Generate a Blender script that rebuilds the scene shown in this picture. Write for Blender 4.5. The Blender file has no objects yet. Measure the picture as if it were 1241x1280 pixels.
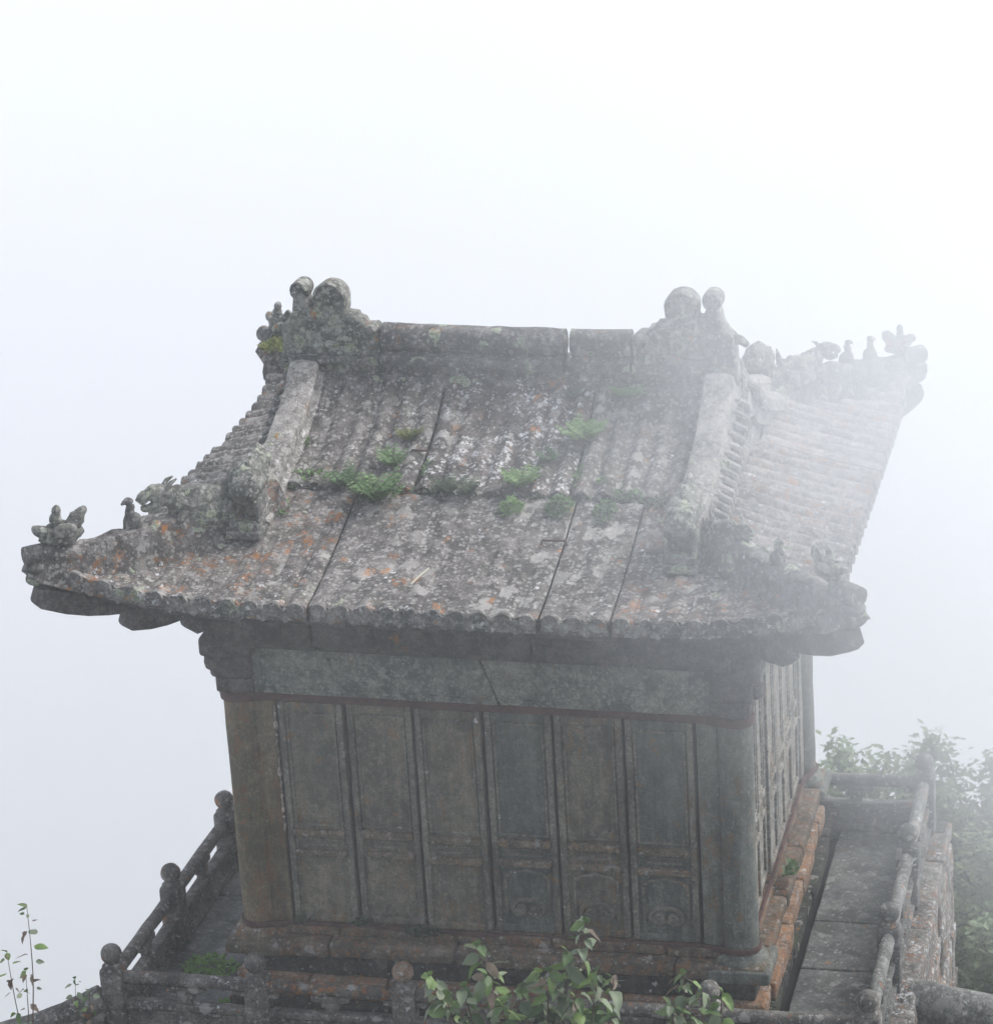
import bpy, math, random
from mathutils import Vector, Matrix, noise as mn
R = math.radians
C = bpy.context.scene.collection
S = bpy.context.scene
random.seed(7)

# ---------------------------------------------------------------- camera
cam_d = bpy.data.cameras.new('camera')
cam = bpy.data.objects.new('camera', cam_d)
C.objects.link(cam)
S.camera = cam
cam_d.sensor_fit = 'HORIZONTAL'
cam_d.sensor_width = 36.0
cam_d.lens = 3720.8 / 1241 * 36.0
cam_d.clip_start = 0.3
cam_d.clip_end = 9000
_r = Vector((0.97183368, 0.22860861, -0.05724861)).normalized()
_f = Vector((-0.23447947, 0.91360609, -0.33217961)).normalized()
_u = _r.cross(_f).normalized()
cam.matrix_world = Matrix(((_r.x, _u.x, -_f.x, 6.051), (_r.y, _u.y, -_f.y, -16.686), (_r.z, _u.z, -_f.z, 8.937), (0, 0, 0, 1)))
cam_d.dof.use_dof = True
cam_d.dof.focus_distance = 18.0
cam_d.dof.aperture_fstop = 4.0

# ---------------------------------------------------------------- world, sun, exposure
SUN_EL, SUN_AZ = R(48), R(52)          # azimuth clockwise from +Y (north)
w = bpy.data.worlds.new('World')
S.world = w
w.use_nodes = True
nt = w.node_tree
for n in list(nt.nodes): nt.nodes.remove(n)
wo = nt.nodes.new('ShaderNodeOutputWorld')
bg = nt.nodes.new('ShaderNodeBackground')
sky = nt.nodes.new('ShaderNodeTexSky')
sky.sky_type = 'NISHITA'
sky.sun_disc = False
sky.sun_elevation = SUN_EL
sky.sun_rotation = SUN_AZ
sky.altitude = 1500
sky.air_density = 1.0
sky.dust_density = 6.0
hs = nt.nodes.new('ShaderNodeHueSaturation')
hs.inputs['Saturation'].default_value = 0.42
nt.links.new(sky.outputs['Color'], hs.inputs['Color'])
nt.links.new(hs.outputs['Color'], bg.inputs['Color'])
nt.links.new(bg.outputs['Background'], wo.inputs['Surface'])
bg.inputs['Strength'].default_value = 0.15

sun_d = bpy.data.lights.new('sun', 'SUN')
sun = bpy.data.objects.new('sun', sun_d)
C.objects.link(sun)
sun_d.energy = 1.2
sun_d.angle = R(25)
sun_d.color = (1.0, 0.97, 0.93)
_sd = Vector((math.sin(SUN_AZ) * math.cos(SUN_EL), math.cos(SUN_AZ) * math.cos(SUN_EL), math.sin(SUN_EL)))
sun.rotation_euler = _sd.to_track_quat('Z', 'Y').to_euler()
sun.location = (8, 6, 12)

S.view_settings.view_transform = 'Standard'
S.view_settings.look = 'None'
S.view_settings.gamma = 1.0
S.view_settings.exposure = 1.12
S.render.engine = 'CYCLES'
S.cycles.max_bounces = 8
S.cycles.diffuse_bounces = 3
S.cycles.glossy_bounces = 2
S.cycles.volume_bounces = 3
S.cycles.use_denoising = True

# ---------------------------------------------------------------- tagging helpers
WORG = {}

def tag(o, label=None, cat=None, group=None, kind=None):
    if label: o['label'] = label
    if cat: o['category'] = cat
    if group: o['group'] = group
    if kind: o['kind'] = kind
    return o

def thing(name, loc, label, cat, group=None, kind=None):
    o = bpy.data.objects.new(name, None)
    o.empty_display_size = 0.2
    C.objects.link(o)
    o.location = loc
    WORG[o.name] = Vector(loc)
    return tag(o, label, cat, group, kind)

class MB:
    def __init__(s):
        s.v, s.f = [], []
    def add(s, vs, fs):
        b = len(s.v)
        s.v += [Vector(p) for p in vs]
        s.f += [[b + i for i in f] for f in fs]
        return s

def link_mesh(name, me, parent, loc):
    o = bpy.data.objects.new(name, me)
    C.objects.link(o)
    po = WORG[parent.name] if parent else Vector((0, 0, 0))
    if parent: o.parent = parent
    o.location = Vector(loc) - po
    WORG[o.name] = Vector(loc)
    return o

def build(name, mb, mat, parent=None, smooth=True, warp=None, org=None):
    vs = [warp(p) for p in mb.v] if warp else mb.v
    if org is None:
        n = max(1, len(vs))
        org = sum(vs, Vector()) / n
    org = Vector(org)
    me = bpy.data.meshes.new(name)
    me.from_pydata([p - org for p in vs], [], mb.f)
    me.materials.append(mat)
    if smooth:
        me.polygons.foreach_set('use_smooth', [True] * len(me.polygons))
        me.set_sharp_from_angle(angle=R(38))
    me.update()
    return link_mesh(name, me, parent, org)

# ---------------------------------------------------------------- geometry helpers
def wobble(p, n, amp, sc=5.0):
    if amp == 0: return p
    a = mn.noise(p * sc) + 0.5 * mn.noise(p * sc * 2.7) + 0.3 * mn.noise(p * sc * 7)
    return p + n * (a * amp)

def axis_pts(h, r, cell):
    r = min(r, h * 0.45)
    inner = h - r
    k = max(1, int(round(2 * inner / cell)))
    return [-h, -h + r * 0.35] + [-inner + 2 * inner * i / k for i in range(k + 1)] + [h - r * 0.35, h], inner

def sbox(mb, c, size, r=0.015, cell=0.1, amp=0.006, rot=None, sc=5.0, shear=None):
    """A worn stone block: rounded edges, uneven faces. c = centre, size = full size."""
    hx, hy, hz = size[0] / 2, size[1] / 2, size[2] / 2
    X, ix = axis_pts(hx, r, cell); Y, iy = axis_pts(hy, r, cell); Z, iz = axis_pts(hz, r, cell)
    nx, ny, nz = len(X) - 1, len(Y) - 1, len(Z) - 1
    idx, vs, fs = {}, [], []
    c = Vector(c)
    def V(i, j, k):
        key = (i, j, k)
        if key in idx: return idx[key]
        p = Vector((X[i], Y[j], Z[k]))
        q = Vector((max(-ix, min(ix, p.x)), max(-iy, min(iy, p.y)), max(-iz, min(iz, p.z))))
        d = p - q
        n = d.normalized() if d.length > 1e-9 else Vector((0, 0, 1))
        rr = Vector((min(r, hx * .45), min(r, hy * .45), min(r, hz * .45)))
        p2 = q + Vector((n.x * rr.x, n.y * rr.y, n.z * rr.z))
        if shear: p2 = shear(p2)
        if rot is not None:
            p2 = rot @ p2; n = rot @ n
        p2 = wobble(c + p2, n, amp, sc)
        idx[key] = len(vs); vs.append(p2)
        return idx[key]
    for i in range(nx):
        for j in range(ny):
            fs.append([V(i, j, 0), V(i, j + 1, 0), V(i + 1, j + 1, 0), V(i + 1, j, 0)])
            fs.append([V(i, j, nz), V(i + 1, j, nz), V(i + 1, j + 1, nz), V(i, j + 1, nz)])
    for i in range(nx):
        for k in range(nz):
            fs.append([V(i, 0, k), V(i + 1, 0, k), V(i + 1, 0, k + 1), V(i, 0, k + 1)])
            fs.append([V(i, ny, k), V(i, ny, k + 1), V(i + 1, ny, k + 1), V(i + 1, ny, k)])
    for j in range(ny):
        for k in range(nz):
            fs.append([V(0, j, k), V(0, j, k + 1), V(0, j + 1, k + 1), V(0, j + 1, k)])
            fs.append([V(nx, j, k), V(nx, j + 1, k), V(nx, j + 1, k + 1), V(nx, j, k + 1)])
    return mb.add(vs, fs)

def bx(mb, x0, x1, y0, y1, z0, z1, **k):
    return sbox(mb, ((x0 + x1) / 2, (y0 + y1) / 2, (z0 + z1) / 2), (x1 - x0, y1 - y0, z1 - z0), **k)

def lathe(mb, c, prof, seg=20, amp=0.0, axis='z', a0=0.0, sc=6):
    c = Vector(c)
    vs, fs = [], []
    for (r, z) in prof:
        for k in range(seg):
            a = a0 + 2 * math.pi * k / seg
            p = Vector((r * math.cos(a), r * math.sin(a), z))
            n = Vector((math.cos(a), math.sin(a), 0))
            if axis == 'x': p = Vector((p.z, p.x, p.y)); n = Vector((0, n.x, n.y))
            if axis == 'y': p = Vector((p.x, p.z, p.y)); n = Vector((n.x, 0, n.y))
            vs.append(wobble(c + p, n, amp, sc) if amp else c + p)
    m = len(prof)
    for i in range(m - 1):
        for k in range(seg):
            k2 = (k + 1) % seg
            fs.append([i * seg + k, i * seg + k2, (i + 1) * seg + k2, (i + 1) * seg + k])
    fs.append([k for k in range(seg)][::-1])
    fs.append([(m - 1) * seg + k for k in range(seg)])
    return mb.add(vs, fs)

def blob(mb, c, rad, seg=12, rings=8, amp=0.0, rot=None, sc=14):
    c = Vector(c); rad = Vector(rad)
    vs, fs = [], []
    for i in range(rings + 1):
        th = math.pi * i / rings
        th = max(0.02, min(math.pi - 0.02, th))
        for k in range(seg):
            a = 2 * math.pi * k / seg
            n = Vector((math.sin(th) * math.cos(a), math.sin(th) * math.sin(a), math.cos(th)))
            p = Vector((n.x * rad.x, n.y * rad.y, n.z * rad.z))
            if rot is not None: p = rot @ p; n = rot @ n
            vs.append(wobble(c + p, n, amp, sc))
    for i in range(rings):
        for k in range(seg):
            k2 = (k + 1) % seg
            fs.append([i * seg + k, (i + 1) * seg + k, (i + 1) * seg + k2, i * seg + k2])
    fs.append([k for k in range(seg)])
    fs.append([rings * seg + k for k in range(seg)][::-1])
    return mb.add(vs, fs)

def sweep(mb, path, prof, up=Vector((0, 0, 1)), scale=None, amp=0.0, caps=True, closed=False, sc=6):
    """prof: list of (side, up) points, closed loop, swept along path."""
    path = [Vector(p) for p in path]
    n = len(path); m = len(prof)
    vs, fs = [], []
    for i, p in enumerate(path):
        if closed: t = path[(i + 1) % n] - path[i - 1]
        else: t = path[min(i + 1, n - 1)] - path[max(i - 1, 0)]
        t = t.normalized()
        s = t.cross(up)
        if s.length < 1e-6: s = Vector((1, 0, 0))
        s.normalize()
        u = s.cross(t).normalized()
        k = scale[i] if scale else 1.0
        for (a, b) in prof:
            d = s * a + u * b
            q = p + d * k
            if amp: q = wobble(q, d.normalized() if d.length > 1e-9 else u, amp, sc)
            vs.append(q)
    cnt = n if closed else n - 1
    for i in range(cnt):
        i2 = (i + 1) % n
        for k in range(m):
            k2 = (k + 1) % m
            fs.append([i * m + k, i * m + k2, i2 * m + k2, i2 * m + k])
    if caps and not closed:
        fs.append(list(range(m))[::-1])
        fs.append([(n - 1) * m + k for k in range(m)])
    return mb.add(vs, fs)

def circ(r, n=8, rz=None):
    rz = r if rz is None else rz
    return [(r * math.cos(2 * math.pi * k / n), rz * math.sin(2 * math.pi * k / n)) for k in range(n)]

def tube(mb, path, r, n=8, scale=None, amp=0.0, sc=6):
    return sweep(mb, path, circ(r, n), scale=scale, amp=amp, sc=sc)

def spline(pts, k=6):
    """Catmull-Rom through pts."""
    P = [Vector(p) for p in pts]
    out = []
    for i in range(len(P) - 1):
        p0, p1, p2, p3 = P[max(i - 1, 0)], P[i], P[i + 1], P[min(i + 2, len(P) - 1)]
        for j in range(k):
            t = j / k
            out.append(0.5 * ((2 * p1) + (p2 - p0) * t + (2 * p0 - 5 * p1 + 4 * p2 - p3) * t * t + (3 * p1 - p0 - 3 * p2 + p3) * t ** 3))
    out.append(P[-1])
    return out

def prism(mb, outline, y0, y1, bev=0.01, amp=0.004):
    """Outline in x,z extruded along y with a bevelled rim; rings are shrunk about local normals."""
    n = len(outline)
    P = [Vector((a, 0, b)) for a, b in outline]
    area = sum(P[i].x * P[(i + 1) % n].z - P[(i + 1) % n].x * P[i].z for i in range(n))
    sg = 1 if area > 0 else -1
    N = []
    for i in range(n):
        t = (P[(i + 1) % n] - P[i - 1]).normalized()
        N.append(Vector((t.z, 0, -t.x)) * sg)
    rings = [(y0, -bev), (y0 + bev * .4, -bev * .3), (y0 + bev, 0), (y1 - bev, 0), (y1 - bev * .4, -bev * .3), (y1, -bev)]
    vs, fs = [], []
    for (y, off) in rings:
        for i in range(n):
            q = P[i] + N[i] * off
            q.y = y
            vs.append(wobble(q, N[i], amp, 9))
    for r_ in range(len(rings) - 1):
        for i in range(n):
            i2 = (i + 1) % n
            f = [r_ * n + i, r_ * n + i2, (r_ + 1) * n + i2, (r_ + 1) * n + i]
            fs.append(f if sg < 0 else f[::-1])
    a = list(range(n)); b = [(len(rings) - 1) * n + i for i in range(n)]
    fs.append(a if sg > 0 else a[::-1]); fs.append(b[::-1] if sg > 0 else b)
    return mb.add(vs, fs)

# ---------------------------------------------------------------- materials
class NB:
    def __init__(s, name):
        s.m = bpy.data.materials.new(name)
        s.m.use_nodes = True
        s.t = s.m.node_tree
        for n in list(s.t.nodes): s.t.nodes.remove(n)
        s.out = s.t.nodes.new('ShaderNodeOutputMaterial')
    def n(s, typ, **k):
        x = s.t.nodes.new(typ)
        for a, b in k.items(): setattr(x, a, b)
        return x
    def set(s, sock, val):
        if val is None: return
        if hasattr(val, 'is_output') or isinstance(val, bpy.types.NodeSocket): s.t.links.new(val, sock)
        elif isinstance(val, (tuple, list)) and len(val) == 3 and sock.type == 'RGBA': sock.default_value = (*val, 1)
        else: sock.default_value = val
    def math(s, op, a, b=None, c=None, clamp=False):
        x = s.n('ShaderNodeMath', operation=op, use_clamp=clamp)
        s.set(x.inputs[0], a); s.set(x.inputs[1], b)
        if c is not None: s.set(x.inputs[2], c)
        return x.outputs[0]
    def vmath(s, op, a, b=None, scale=None):
        x = s.n('ShaderNodeVectorMath', operation=op)
        s.set(x.inputs[0], a); s.set(x.inputs[1], b)
        if scale is not None: s.set(x.inputs['Scale'], scale)
        return x.outputs[0]
    def pos(s): return s.n('ShaderNodeNewGeometry').outputs['Position']
    def noise(s, v, scale, detail=4, rough=0.55, dist=0.0, col=False):
        x = s.n('ShaderNodeTexNoise')
        s.set(x.inputs['Vector'], v); x.inputs['Scale'].default_value = scale
        x.inputs['Detail'].default_value = detail; x.inputs['Roughness'].default_value = rough
        x.inputs['Distortion'].default_value = dist
        return x.outputs['Color' if col else 'Fac']
    def vor(s, v, scale, feature='F1', rnd=1.0):
        x = s.n('ShaderNodeTexVoronoi', feature=feature)
        s.set(x.inputs['Vector'], v); x.inputs['Scale'].default_value = scale
        x.inputs['Randomness'].default_value = rnd
        return x
    def ramp(s, f, a, b, lo=0.0, hi=1.0, smooth=True):
        x = s.n('ShaderNodeMapRange')
        if smooth: x.interpolation_type = 'SMOOTHSTEP'
        s.set(x.inputs['Value'], f)
        s.set(x.inputs['From Min'], a); s.set(x.inputs['From Max'], b)
        s.set(x.inputs['To Min'], lo); s.set(x.inputs['To Max'], hi)
        return x.outputs[0]
    def mix(s, f, a, b, mode='MIX'):
        x = s.n('ShaderNodeMix', data_type='RGBA', blend_type=mode)
        s.set(x.inputs[0], f); s.set(x.inputs[6], a); s.set(x.inputs[7], b)
        return x.outputs[2]
    def bump(s, h, strength=0.5, dist=0.01, nrm=None):
        x = s.n('ShaderNodeBump')
        x.inputs['Strength'].default_value = strength; x.inputs['Distance'].default_value = dist
        s.set(x.inputs['Height'], h)
        if nrm is not None: s.set(x.inputs['Normal'], nrm)
        return x.outputs[0]
    def finish(s, col, rough=0.9, nrm=None, spec=0.25, metal=0.0, trans=None):
        b = s.n('ShaderNodeBsdfPrincipled')
        s.set(b.inputs['Base Color'], col); s.set(b.inputs['Roughness'], rough)
        b.inputs['Specular IOR Level'].default_value = spec
        b.inputs['Metallic'].default_value = metal
        if nrm is not None: s.set(b.inputs['Normal'], nrm)
        s.t.links.new(b.outputs[0], s.out.inputs['Surface'])
        return s.m

def lichen(s, P, scale, amount, soft=0.10, warp=0.6, rmin=0.15, rmax=0.55):
    """Ragged rosettes in random Voronoi cells. Returns (mask, edge, random)."""
    nz = s.noise(P, scale * 1.9, 5, 0.68, col=True)
    off = s.vmath('SCALE', s.vmath('SUBTRACT', nz, (0.5, 0.5, 0.5)), None, warp * 2.6 / scale)
    V = s.vmath('ADD', P, off)
    v = s.vor(V, scale)
    rnd = s.n('ShaderNodeSeparateColor')
    s.set(rnd.inputs[0], v.outputs['Color'])
    rad = s.ramp(rnd.outputs[0], 1 - amount, 1.0, 0.0, 1.0, smooth=False)
    on = s.math('GREATER_THAN', rnd.outputs[0], 1 - amount)
    rad = s.math('MULTIPLY_ADD', rad, rmax - rmin, rmin)
    d = s.math('SUBTRACT', rad, v.outputs['Distance'])
    m = s.math('MULTIPLY', s.ramp(d, 0.0, soft), on)
    e = s.math('MULTIPLY', s.ramp(d, 0.02, 0.16, 1.0, 0.0), m)
    return m, e, rnd.outputs[1]

def stone(name, c1, c2, pale=0.3, white=0.15, orange=0.1, green=0.1, dark=0.4, big=0.25, fine=0.2, rough=0.93, streak=False, bumpk=1.0, ocol=(0.36, 0.15, 0.045), blue=0.0, gain=1.5, pscale=13, bscale=9.0, mott=.55):
    c1 = tuple(x * gain for x in c1); c2 = tuple(x * gain for x in c2)
    s = NB(name)
    P = s.pos()
    P1 = s.vmath('MULTIPLY', P, (1, 1, 0.4)) if streak else P
    a = s.noise(P1, 3.0, 7, 0.68)
    col = s.mix(s.ramp(a, 0.40, 0.60), c1, c2)
    # mottling at two sizes
    mo = s.noise(s.vmath('ADD', P, (2, 2, 2)), 13, 7, 0.72)
    col = s.mix(s.math('MULTIPLY', s.ramp(mo, 0.50, 0.60), mott), col, tuple(min(1, x * 1.55 + .02) for x in c2))
    col = s.mix(s.math('MULTIPLY', s.ramp(mo, 0.47, 0.38), mott), col, tuple(x * .5 for x in c1))
    f = s.noise(P, 38, 5, 0.75)
    col = s.mix(s.math('MULTIPLY', s.ramp(f, 0.52, 0.62), min(1, fine * 2)), col, tuple(min(1, x * 2.2 + .03) for x in c2))
    g = s.noise(P, 85, 3, 0.75)
    col = s.mix(s.math('MULTIPLY', s.ramp(g, 0.49, 0.40), 0.55), col, tuple(x * .4 for x in c1))
    if blue > 0:
        bm = s.math('MULTIPLY', s.ramp(s.noise(s.vmath('ADD', P1, (11, 3, 7)), 2.2, 6, 0.6), 0.5, 0.6), blue)
        col = s.mix(bm, col, (0.075, 0.105, 0.108))
    if streak:
        sk = s.noise(s.vmath('MULTIPLY', s.vmath('ADD', P, (3, 8, 0)), (16, 16, 1.1)), 1.0, 5, .65)
        col = s.mix(s.math('MULTIPLY', s.ramp(sk, .52, .64), .4), col, tuple(x * .5 for x in c1))
        col = s.mix(s.math('MULTIPLY', s.ramp(sk, .46, .36), .3), col, tuple(x * 1.5 for x in c2))
    # dark grime in broad patches
    d = s.noise(s.vmath('ADD', P1, (0, 4, 0)), 4.2, 7, 0.7)
    col = s.mix(s.math('MULTIPLY', s.ramp(d, 0.49, 0.60), dark), col, tuple(x * .30 for x in c1))
    h = s.math('MULTIPLY', f, 0.7)
    h = s.math('ADD', h, s.math('MULTIPLY', g, 0.4))
    h = s.math('ADD', h, s.math('MULTIPLY', mo, 0.7))
    region = s.ramp(s.noise(s.vmath('ADD', P, (7, 3, 1)), 1.7, 4, 0.6), 0.42, 0.56, .25, 1.0)
    if green > 0:
        gm = s.math('MULTIPLY', s.ramp(s.noise(s.vmath('ADD', P, (3, 9, 4)), 3.2, 6, 0.7), 0.53, 0.64), green)
        col = s.mix(gm, col, (0.06, 0.075, 0.035))
    if pale > 0:
        m, e, r2 = lichen(s, P, pscale, pale, rmin=.15, rmax=.75, soft=.14)
        m = s.math('MULTIPLY', m, region)
        col = s.mix(s.math('MULTIPLY', m, 0.75), col, s.mix(r2, (0.23, 0.225, 0.21), (0.42, 0.40, 0.37)))
        h = s.math('ADD', h, s.math('MULTIPLY', m, 0.3))
        m2, e2, r3 = lichen(s, s.vmath('ADD', P, (5, 1, 2)), 34, min(.9, pale * 1.3), rmin=.15, rmax=.6)
        col = s.mix(s.math('MULTIPLY', m2, 0.65), col, (0.36, 0.35, 0.325))
    if big > 0:
        m, e, r2 = lichen(s, s.vmath('ADD', P, (2, 5, 8)), bscale, min(.95, big * 1.3), rmin=.22, rmax=.56, warp=.34 if bscale < 9 else .5)
        reg = s.ramp(s.noise(s.vmath('ADD', P, (1, 8, 1)), 2.4, 4, 0.6), 0.62 - .17 * big, 0.65 - .17 * big)
        if bscale < 9: reg = s.ramp(s.noise(s.vmath('ADD', P, (1, 8, 1)), 2.4, 4, 0.6), 0.40, 0.46)
        m = s.math('MULTIPLY', m, reg); e = s.math('MULTIPLY', e, reg)
        inner = s.mix(s.ramp(f, .44, .58), (0.16, 0.18, 0.12), (0.36, 0.40, 0.28))
        col = s.mix(s.math('MULTIPLY', m, 0.9), col, inner)
        col = s.mix(s.math('MULTIPLY', e, 0.85), col, (0.56, 0.60, 0.48))
        h = s.math('ADD', h, s.math('MULTIPLY', m, 0.6))
        m, e, r2 = lichen(s, s.vmath('ADD', P, (3, 1, 5)), 24, min(.95, big * 1.1), rmin=.2, rmax=.6, warp=.7)
        m = s.math('MULTIPLY', m, s.ramp(s.noise(s.vmath('ADD', P, (1, 8, 1)), 2.4, 4, 0.6), 0.58 - .17 * big, 0.63 - .17 * big))
        col = s.mix(s.math('MULTIPLY', m, 0.8 if big > .6 else .3), col, (0.36, 0.375, 0.315))
    if orange > 0:
        O = s.vmath('ADD', P1, (9, 2, 6))
        reg = s.ramp(s.noise(O, 2.6, 6, 0.7), 0.63 - orange * .24, 0.69 - orange * .24)
        m, e, r2 = lichen(s, O, 17, .55 + .45 * orange, rmin=.15, rmax=.8, warp=1.0, soft=.2)
        br = s.ramp(s.noise(P, 42, 4, 0.75), 0.42, 0.54)
        m = s.math('MULTIPLY', s.math('MULTIPLY', m, reg), br)
        col = s.mix(s.math('MULTIPLY', m, 0.85), col, s.mix(r2, ocol, tuple(x * .55 for x in ocol)))
        # lone small spots anywhere
        m, e, r2 = lichen(s, s.vmath('ADD', P, (1, 7, 3)), 10, .12 + .12 * orange, rmin=.1, rmax=.42, warp=.9)
        col = s.mix(s.math('MULTIPLY', s.math('MULTIPLY', m, br), 0.9 if orange > .05 else 0), col, ocol)
    if white > 0:
        m, e, r2 = lichen(s, s.vmath('ADD', P, (6, 6, 1)), 34, min(.9, white * 1.5), rmin=.12, rmax=.62, warp=1.1)
        reg = s.ramp(s.noise(s.vmath('ADD', P, (8, 4, 2)), 3.4, 6, 0.72), 0.53 - .08 * white, 0.59 - .08 * white, 0.0, 1.0)
        m = s.math('MULTIPLY', m, reg)
        col = s.mix(s.math('MULTIPLY', m, 0.9), col, (0.60, 0.60, 0.60))
        m, e, r2 = lichen(s, s.vmath('ADD', P, (4, 0, 1)), 48, white * .22, rmin=.15, rmax=.4, warp=.5)
        col = s.mix(s.math('MULTIPLY', m, 0.7), col, (0.55, 0.55, 0.55))
    # small pits
    pv = s.vor(s.vmath('ADD', P, s.vmath('SCALE', s.noise(P, 30, 3, .6, col=True), None, .04)), 15)
    prn = s.n('ShaderNodeSeparateColor'); s.set(prn.inputs[0], pv.outputs['Color'])
    pit = s.math('MULTIPLY', s.ramp(pv.outputs['Distance'], 0.16, 0.08), s.math('GREATER_THAN', prn.outputs[0], 0.93))
    col = s.mix(s.math('MULTIPLY', pit, 0.85), col, (0.015, 0.015, 0.015))
    h = s.math('SUBTRACT', h, s.math('MULTIPLY', pit, 0.9))
    nrm = s.bump(h, 0.8 * bumpk, 0.022)
    return s.finish(col, rough, nrm)

M = {}
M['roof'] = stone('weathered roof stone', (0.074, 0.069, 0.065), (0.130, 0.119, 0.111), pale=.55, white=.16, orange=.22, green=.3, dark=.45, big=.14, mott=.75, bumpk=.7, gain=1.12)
M['roof_orange'] = stone('roof stone with orange and grey lichen', (0.070, 0.064, 0.060), (0.125, 0.113, 0.105), pale=.5, white=.14, orange=.6, green=.2, dark=.5, big=.3, mott=.7, bumpk=.8, gain=1.25)
M['roof_lower'] = stone('roof stone with broad pale lichen', (0.074, 0.069, 0.065), (0.130, 0.119, 0.111), pale=.6, white=.12, orange=.2, green=.2, dark=.4, big=.1, pscale=7.5, mott=.75, bumpk=.7, gain=1.12)
M['roof_white'] = stone('roof stone with white lichen', (0.066, 0.059, 0.055), (0.112, 0.098, 0.091), pale=.25, white=.85, orange=.3, green=.25, dark=.65, big=.02, mott=.75, bumpk=.7, gain=1.12)
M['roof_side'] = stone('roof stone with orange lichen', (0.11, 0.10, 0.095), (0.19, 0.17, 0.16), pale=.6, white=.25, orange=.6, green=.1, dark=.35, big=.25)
M['ridge'] = stone('lichen spotted ridge stone', (0.060, 0.060, 0.058), (0.112, 0.107, 0.10), pale=.2, white=.1, orange=.12, green=.08, dark=.4, big=.42, bscale=7.0)
M['carving'] = stone('lichen crusted carving stone', (0.065, 0.068, 0.06), (0.12, 0.12, 0.105), pale=.5, white=.1, orange=.08, green=.12, dark=.5, big=.62)
M['rib'] = stone('pale ridge coping stone', (0.11, 0.105, 0.098), (0.21, 0.195, 0.18), pale=.7, white=.3, orange=.12, green=.2, dark=.35, big=.35)
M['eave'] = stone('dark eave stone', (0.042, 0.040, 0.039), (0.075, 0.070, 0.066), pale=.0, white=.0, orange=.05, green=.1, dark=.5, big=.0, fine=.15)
M['beam'] = stone('grey green beam stone', (0.07, 0.078, 0.074), (0.125, 0.125, 0.108), pale=.22, white=.0, orange=.25, green=.1, dark=.5, big=.0, fine=.3, ocol=(0.2, 0.14, 0.075), blue=.35, gain=1.8, mott=.45)
M['door'] = stone('dark carved door stone', (0.060, 0.056, 0.045), (0.100, 0.087, 0.066), pale=.0, white=.0, orange=.6, green=.15, dark=.45, big=.0, fine=.16, mott=.4, gain=1.85, streak=True, bumpk=.4, ocol=(0.22, 0.125, 0.055), blue=.15)
M['door_bluish'] = stone('blue green door stone', (0.050, 0.057, 0.052), (0.082, 0.085, 0.074), pale=.0, white=.0, orange=.15, green=.2, dark=.45, big=.0, fine=.14, mott=.3, gain=1.65, streak=True, bumpk=.35, ocol=(0.2, 0.13, 0.065), blue=.2)
M['door_edge'] = stone('worn door stile stone', (0.085, 0.082, 0.07), (0.135, 0.125, 0.10), pale=.0, white=.05, orange=.5, green=.1, dark=.45, big=.0, fine=.2, mott=.4, gain=1.35, streak=True, bumpk=.4, ocol=(0.2, 0.12, 0.06))
M['door_carve'] = stone('door carving with lightened relief', (0.085, 0.082, 0.07), (0.135, 0.125, 0.10), pale=.0, white=.05, orange=.4, green=.0, dark=.3, big=.0, fine=.2, mott=.3, gain=1.35, bumpk=.3, ocol=(0.2, 0.12, 0.06))  # lighter tone painted on the carvings so their relief reads stronger
M['door_rail'] = stone('ochre stained rail stone', (0.075, 0.062, 0.045), (0.12, 0.10, 0.075), pale=.15, white=.0, orange=.8, green=.0, dark=.45, big=.0, fine=.3, ocol=(0.30, 0.17, 0.07))
M['column'] = stone('rust stained column stone', (0.060, 0.053, 0.034), (0.098, 0.078, 0.048), pale=.0, white=.0, orange=.95, green=.3, dark=.4, big=.0, fine=.14, mott=.35, gain=1.75, streak=True, bumpk=.4, ocol=(0.19, 0.095, 0.04))
M['column_grey'] = stone('grey green column stone', (0.062, 0.066, 0.060), (0.10, 0.10, 0.084), pale=.0, white=.0, orange=.55, green=.2, dark=.4, big=.0, fine=.14, mott=.35, gain=1.7, streak=True, bumpk=.35, ocol=(0.18, 0.11, 0.055), blue=.35)
M['side'] = stone('pale side wall stone', (0.12, 0.12, 0.105), (0.19, 0.175, 0.15), pale=.35, white=.15, orange=.5, green=.1, dark=.4, big=.0, streak=True, ocol=(0.28, 0.17, 0.09))
M['base'] = stone('orange stained base stone', (0.062, 0.052, 0.04), (0.10, 0.08, 0.06), pale=.12, white=.03, orange=1.0, green=.2, dark=.5, big=.0, bumpk=.7, ocol=(0.25, 0.12, 0.05))
M['orange'] = stone('orange crusted stone', (0.14, 0.10, 0.075), (0.22, 0.15, 0.10), pale=.25, white=.2, orange=1.1, green=.0, dark=.35, big=.0, ocol=(0.42, 0.18, 0.06))
M['rail'] = stone('dark wet rail stone', (0.046, 0.043, 0.039), (0.088, 0.082, 0.074), bumpk=.4, mott=.4, pale=.22, white=.04, orange=.3, green=.25, dark=.5, big=.2, ocol=(0.36, 0.13, 0.035), gain=1.9)
M['rail_orange'] = stone('rail stone with orange lichen', (0.035, 0.032, 0.028), (0.065, 0.058, 0.05), bumpk=.7, pale=.25, white=.06, orange=1.05, green=.1, dark=.4, big=.0, ocol=(0.38, 0.14, 0.035), gain=2.0)
M['rail_mid'] = stone('mid grey rail stone', (0.055, 0.056, 0.052), (0.092, 0.092, 0.085), bumpk=.35, mott=.35, pale=.2, white=.08, orange=.2, green=.15, dark=.4, big=.1)
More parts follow.
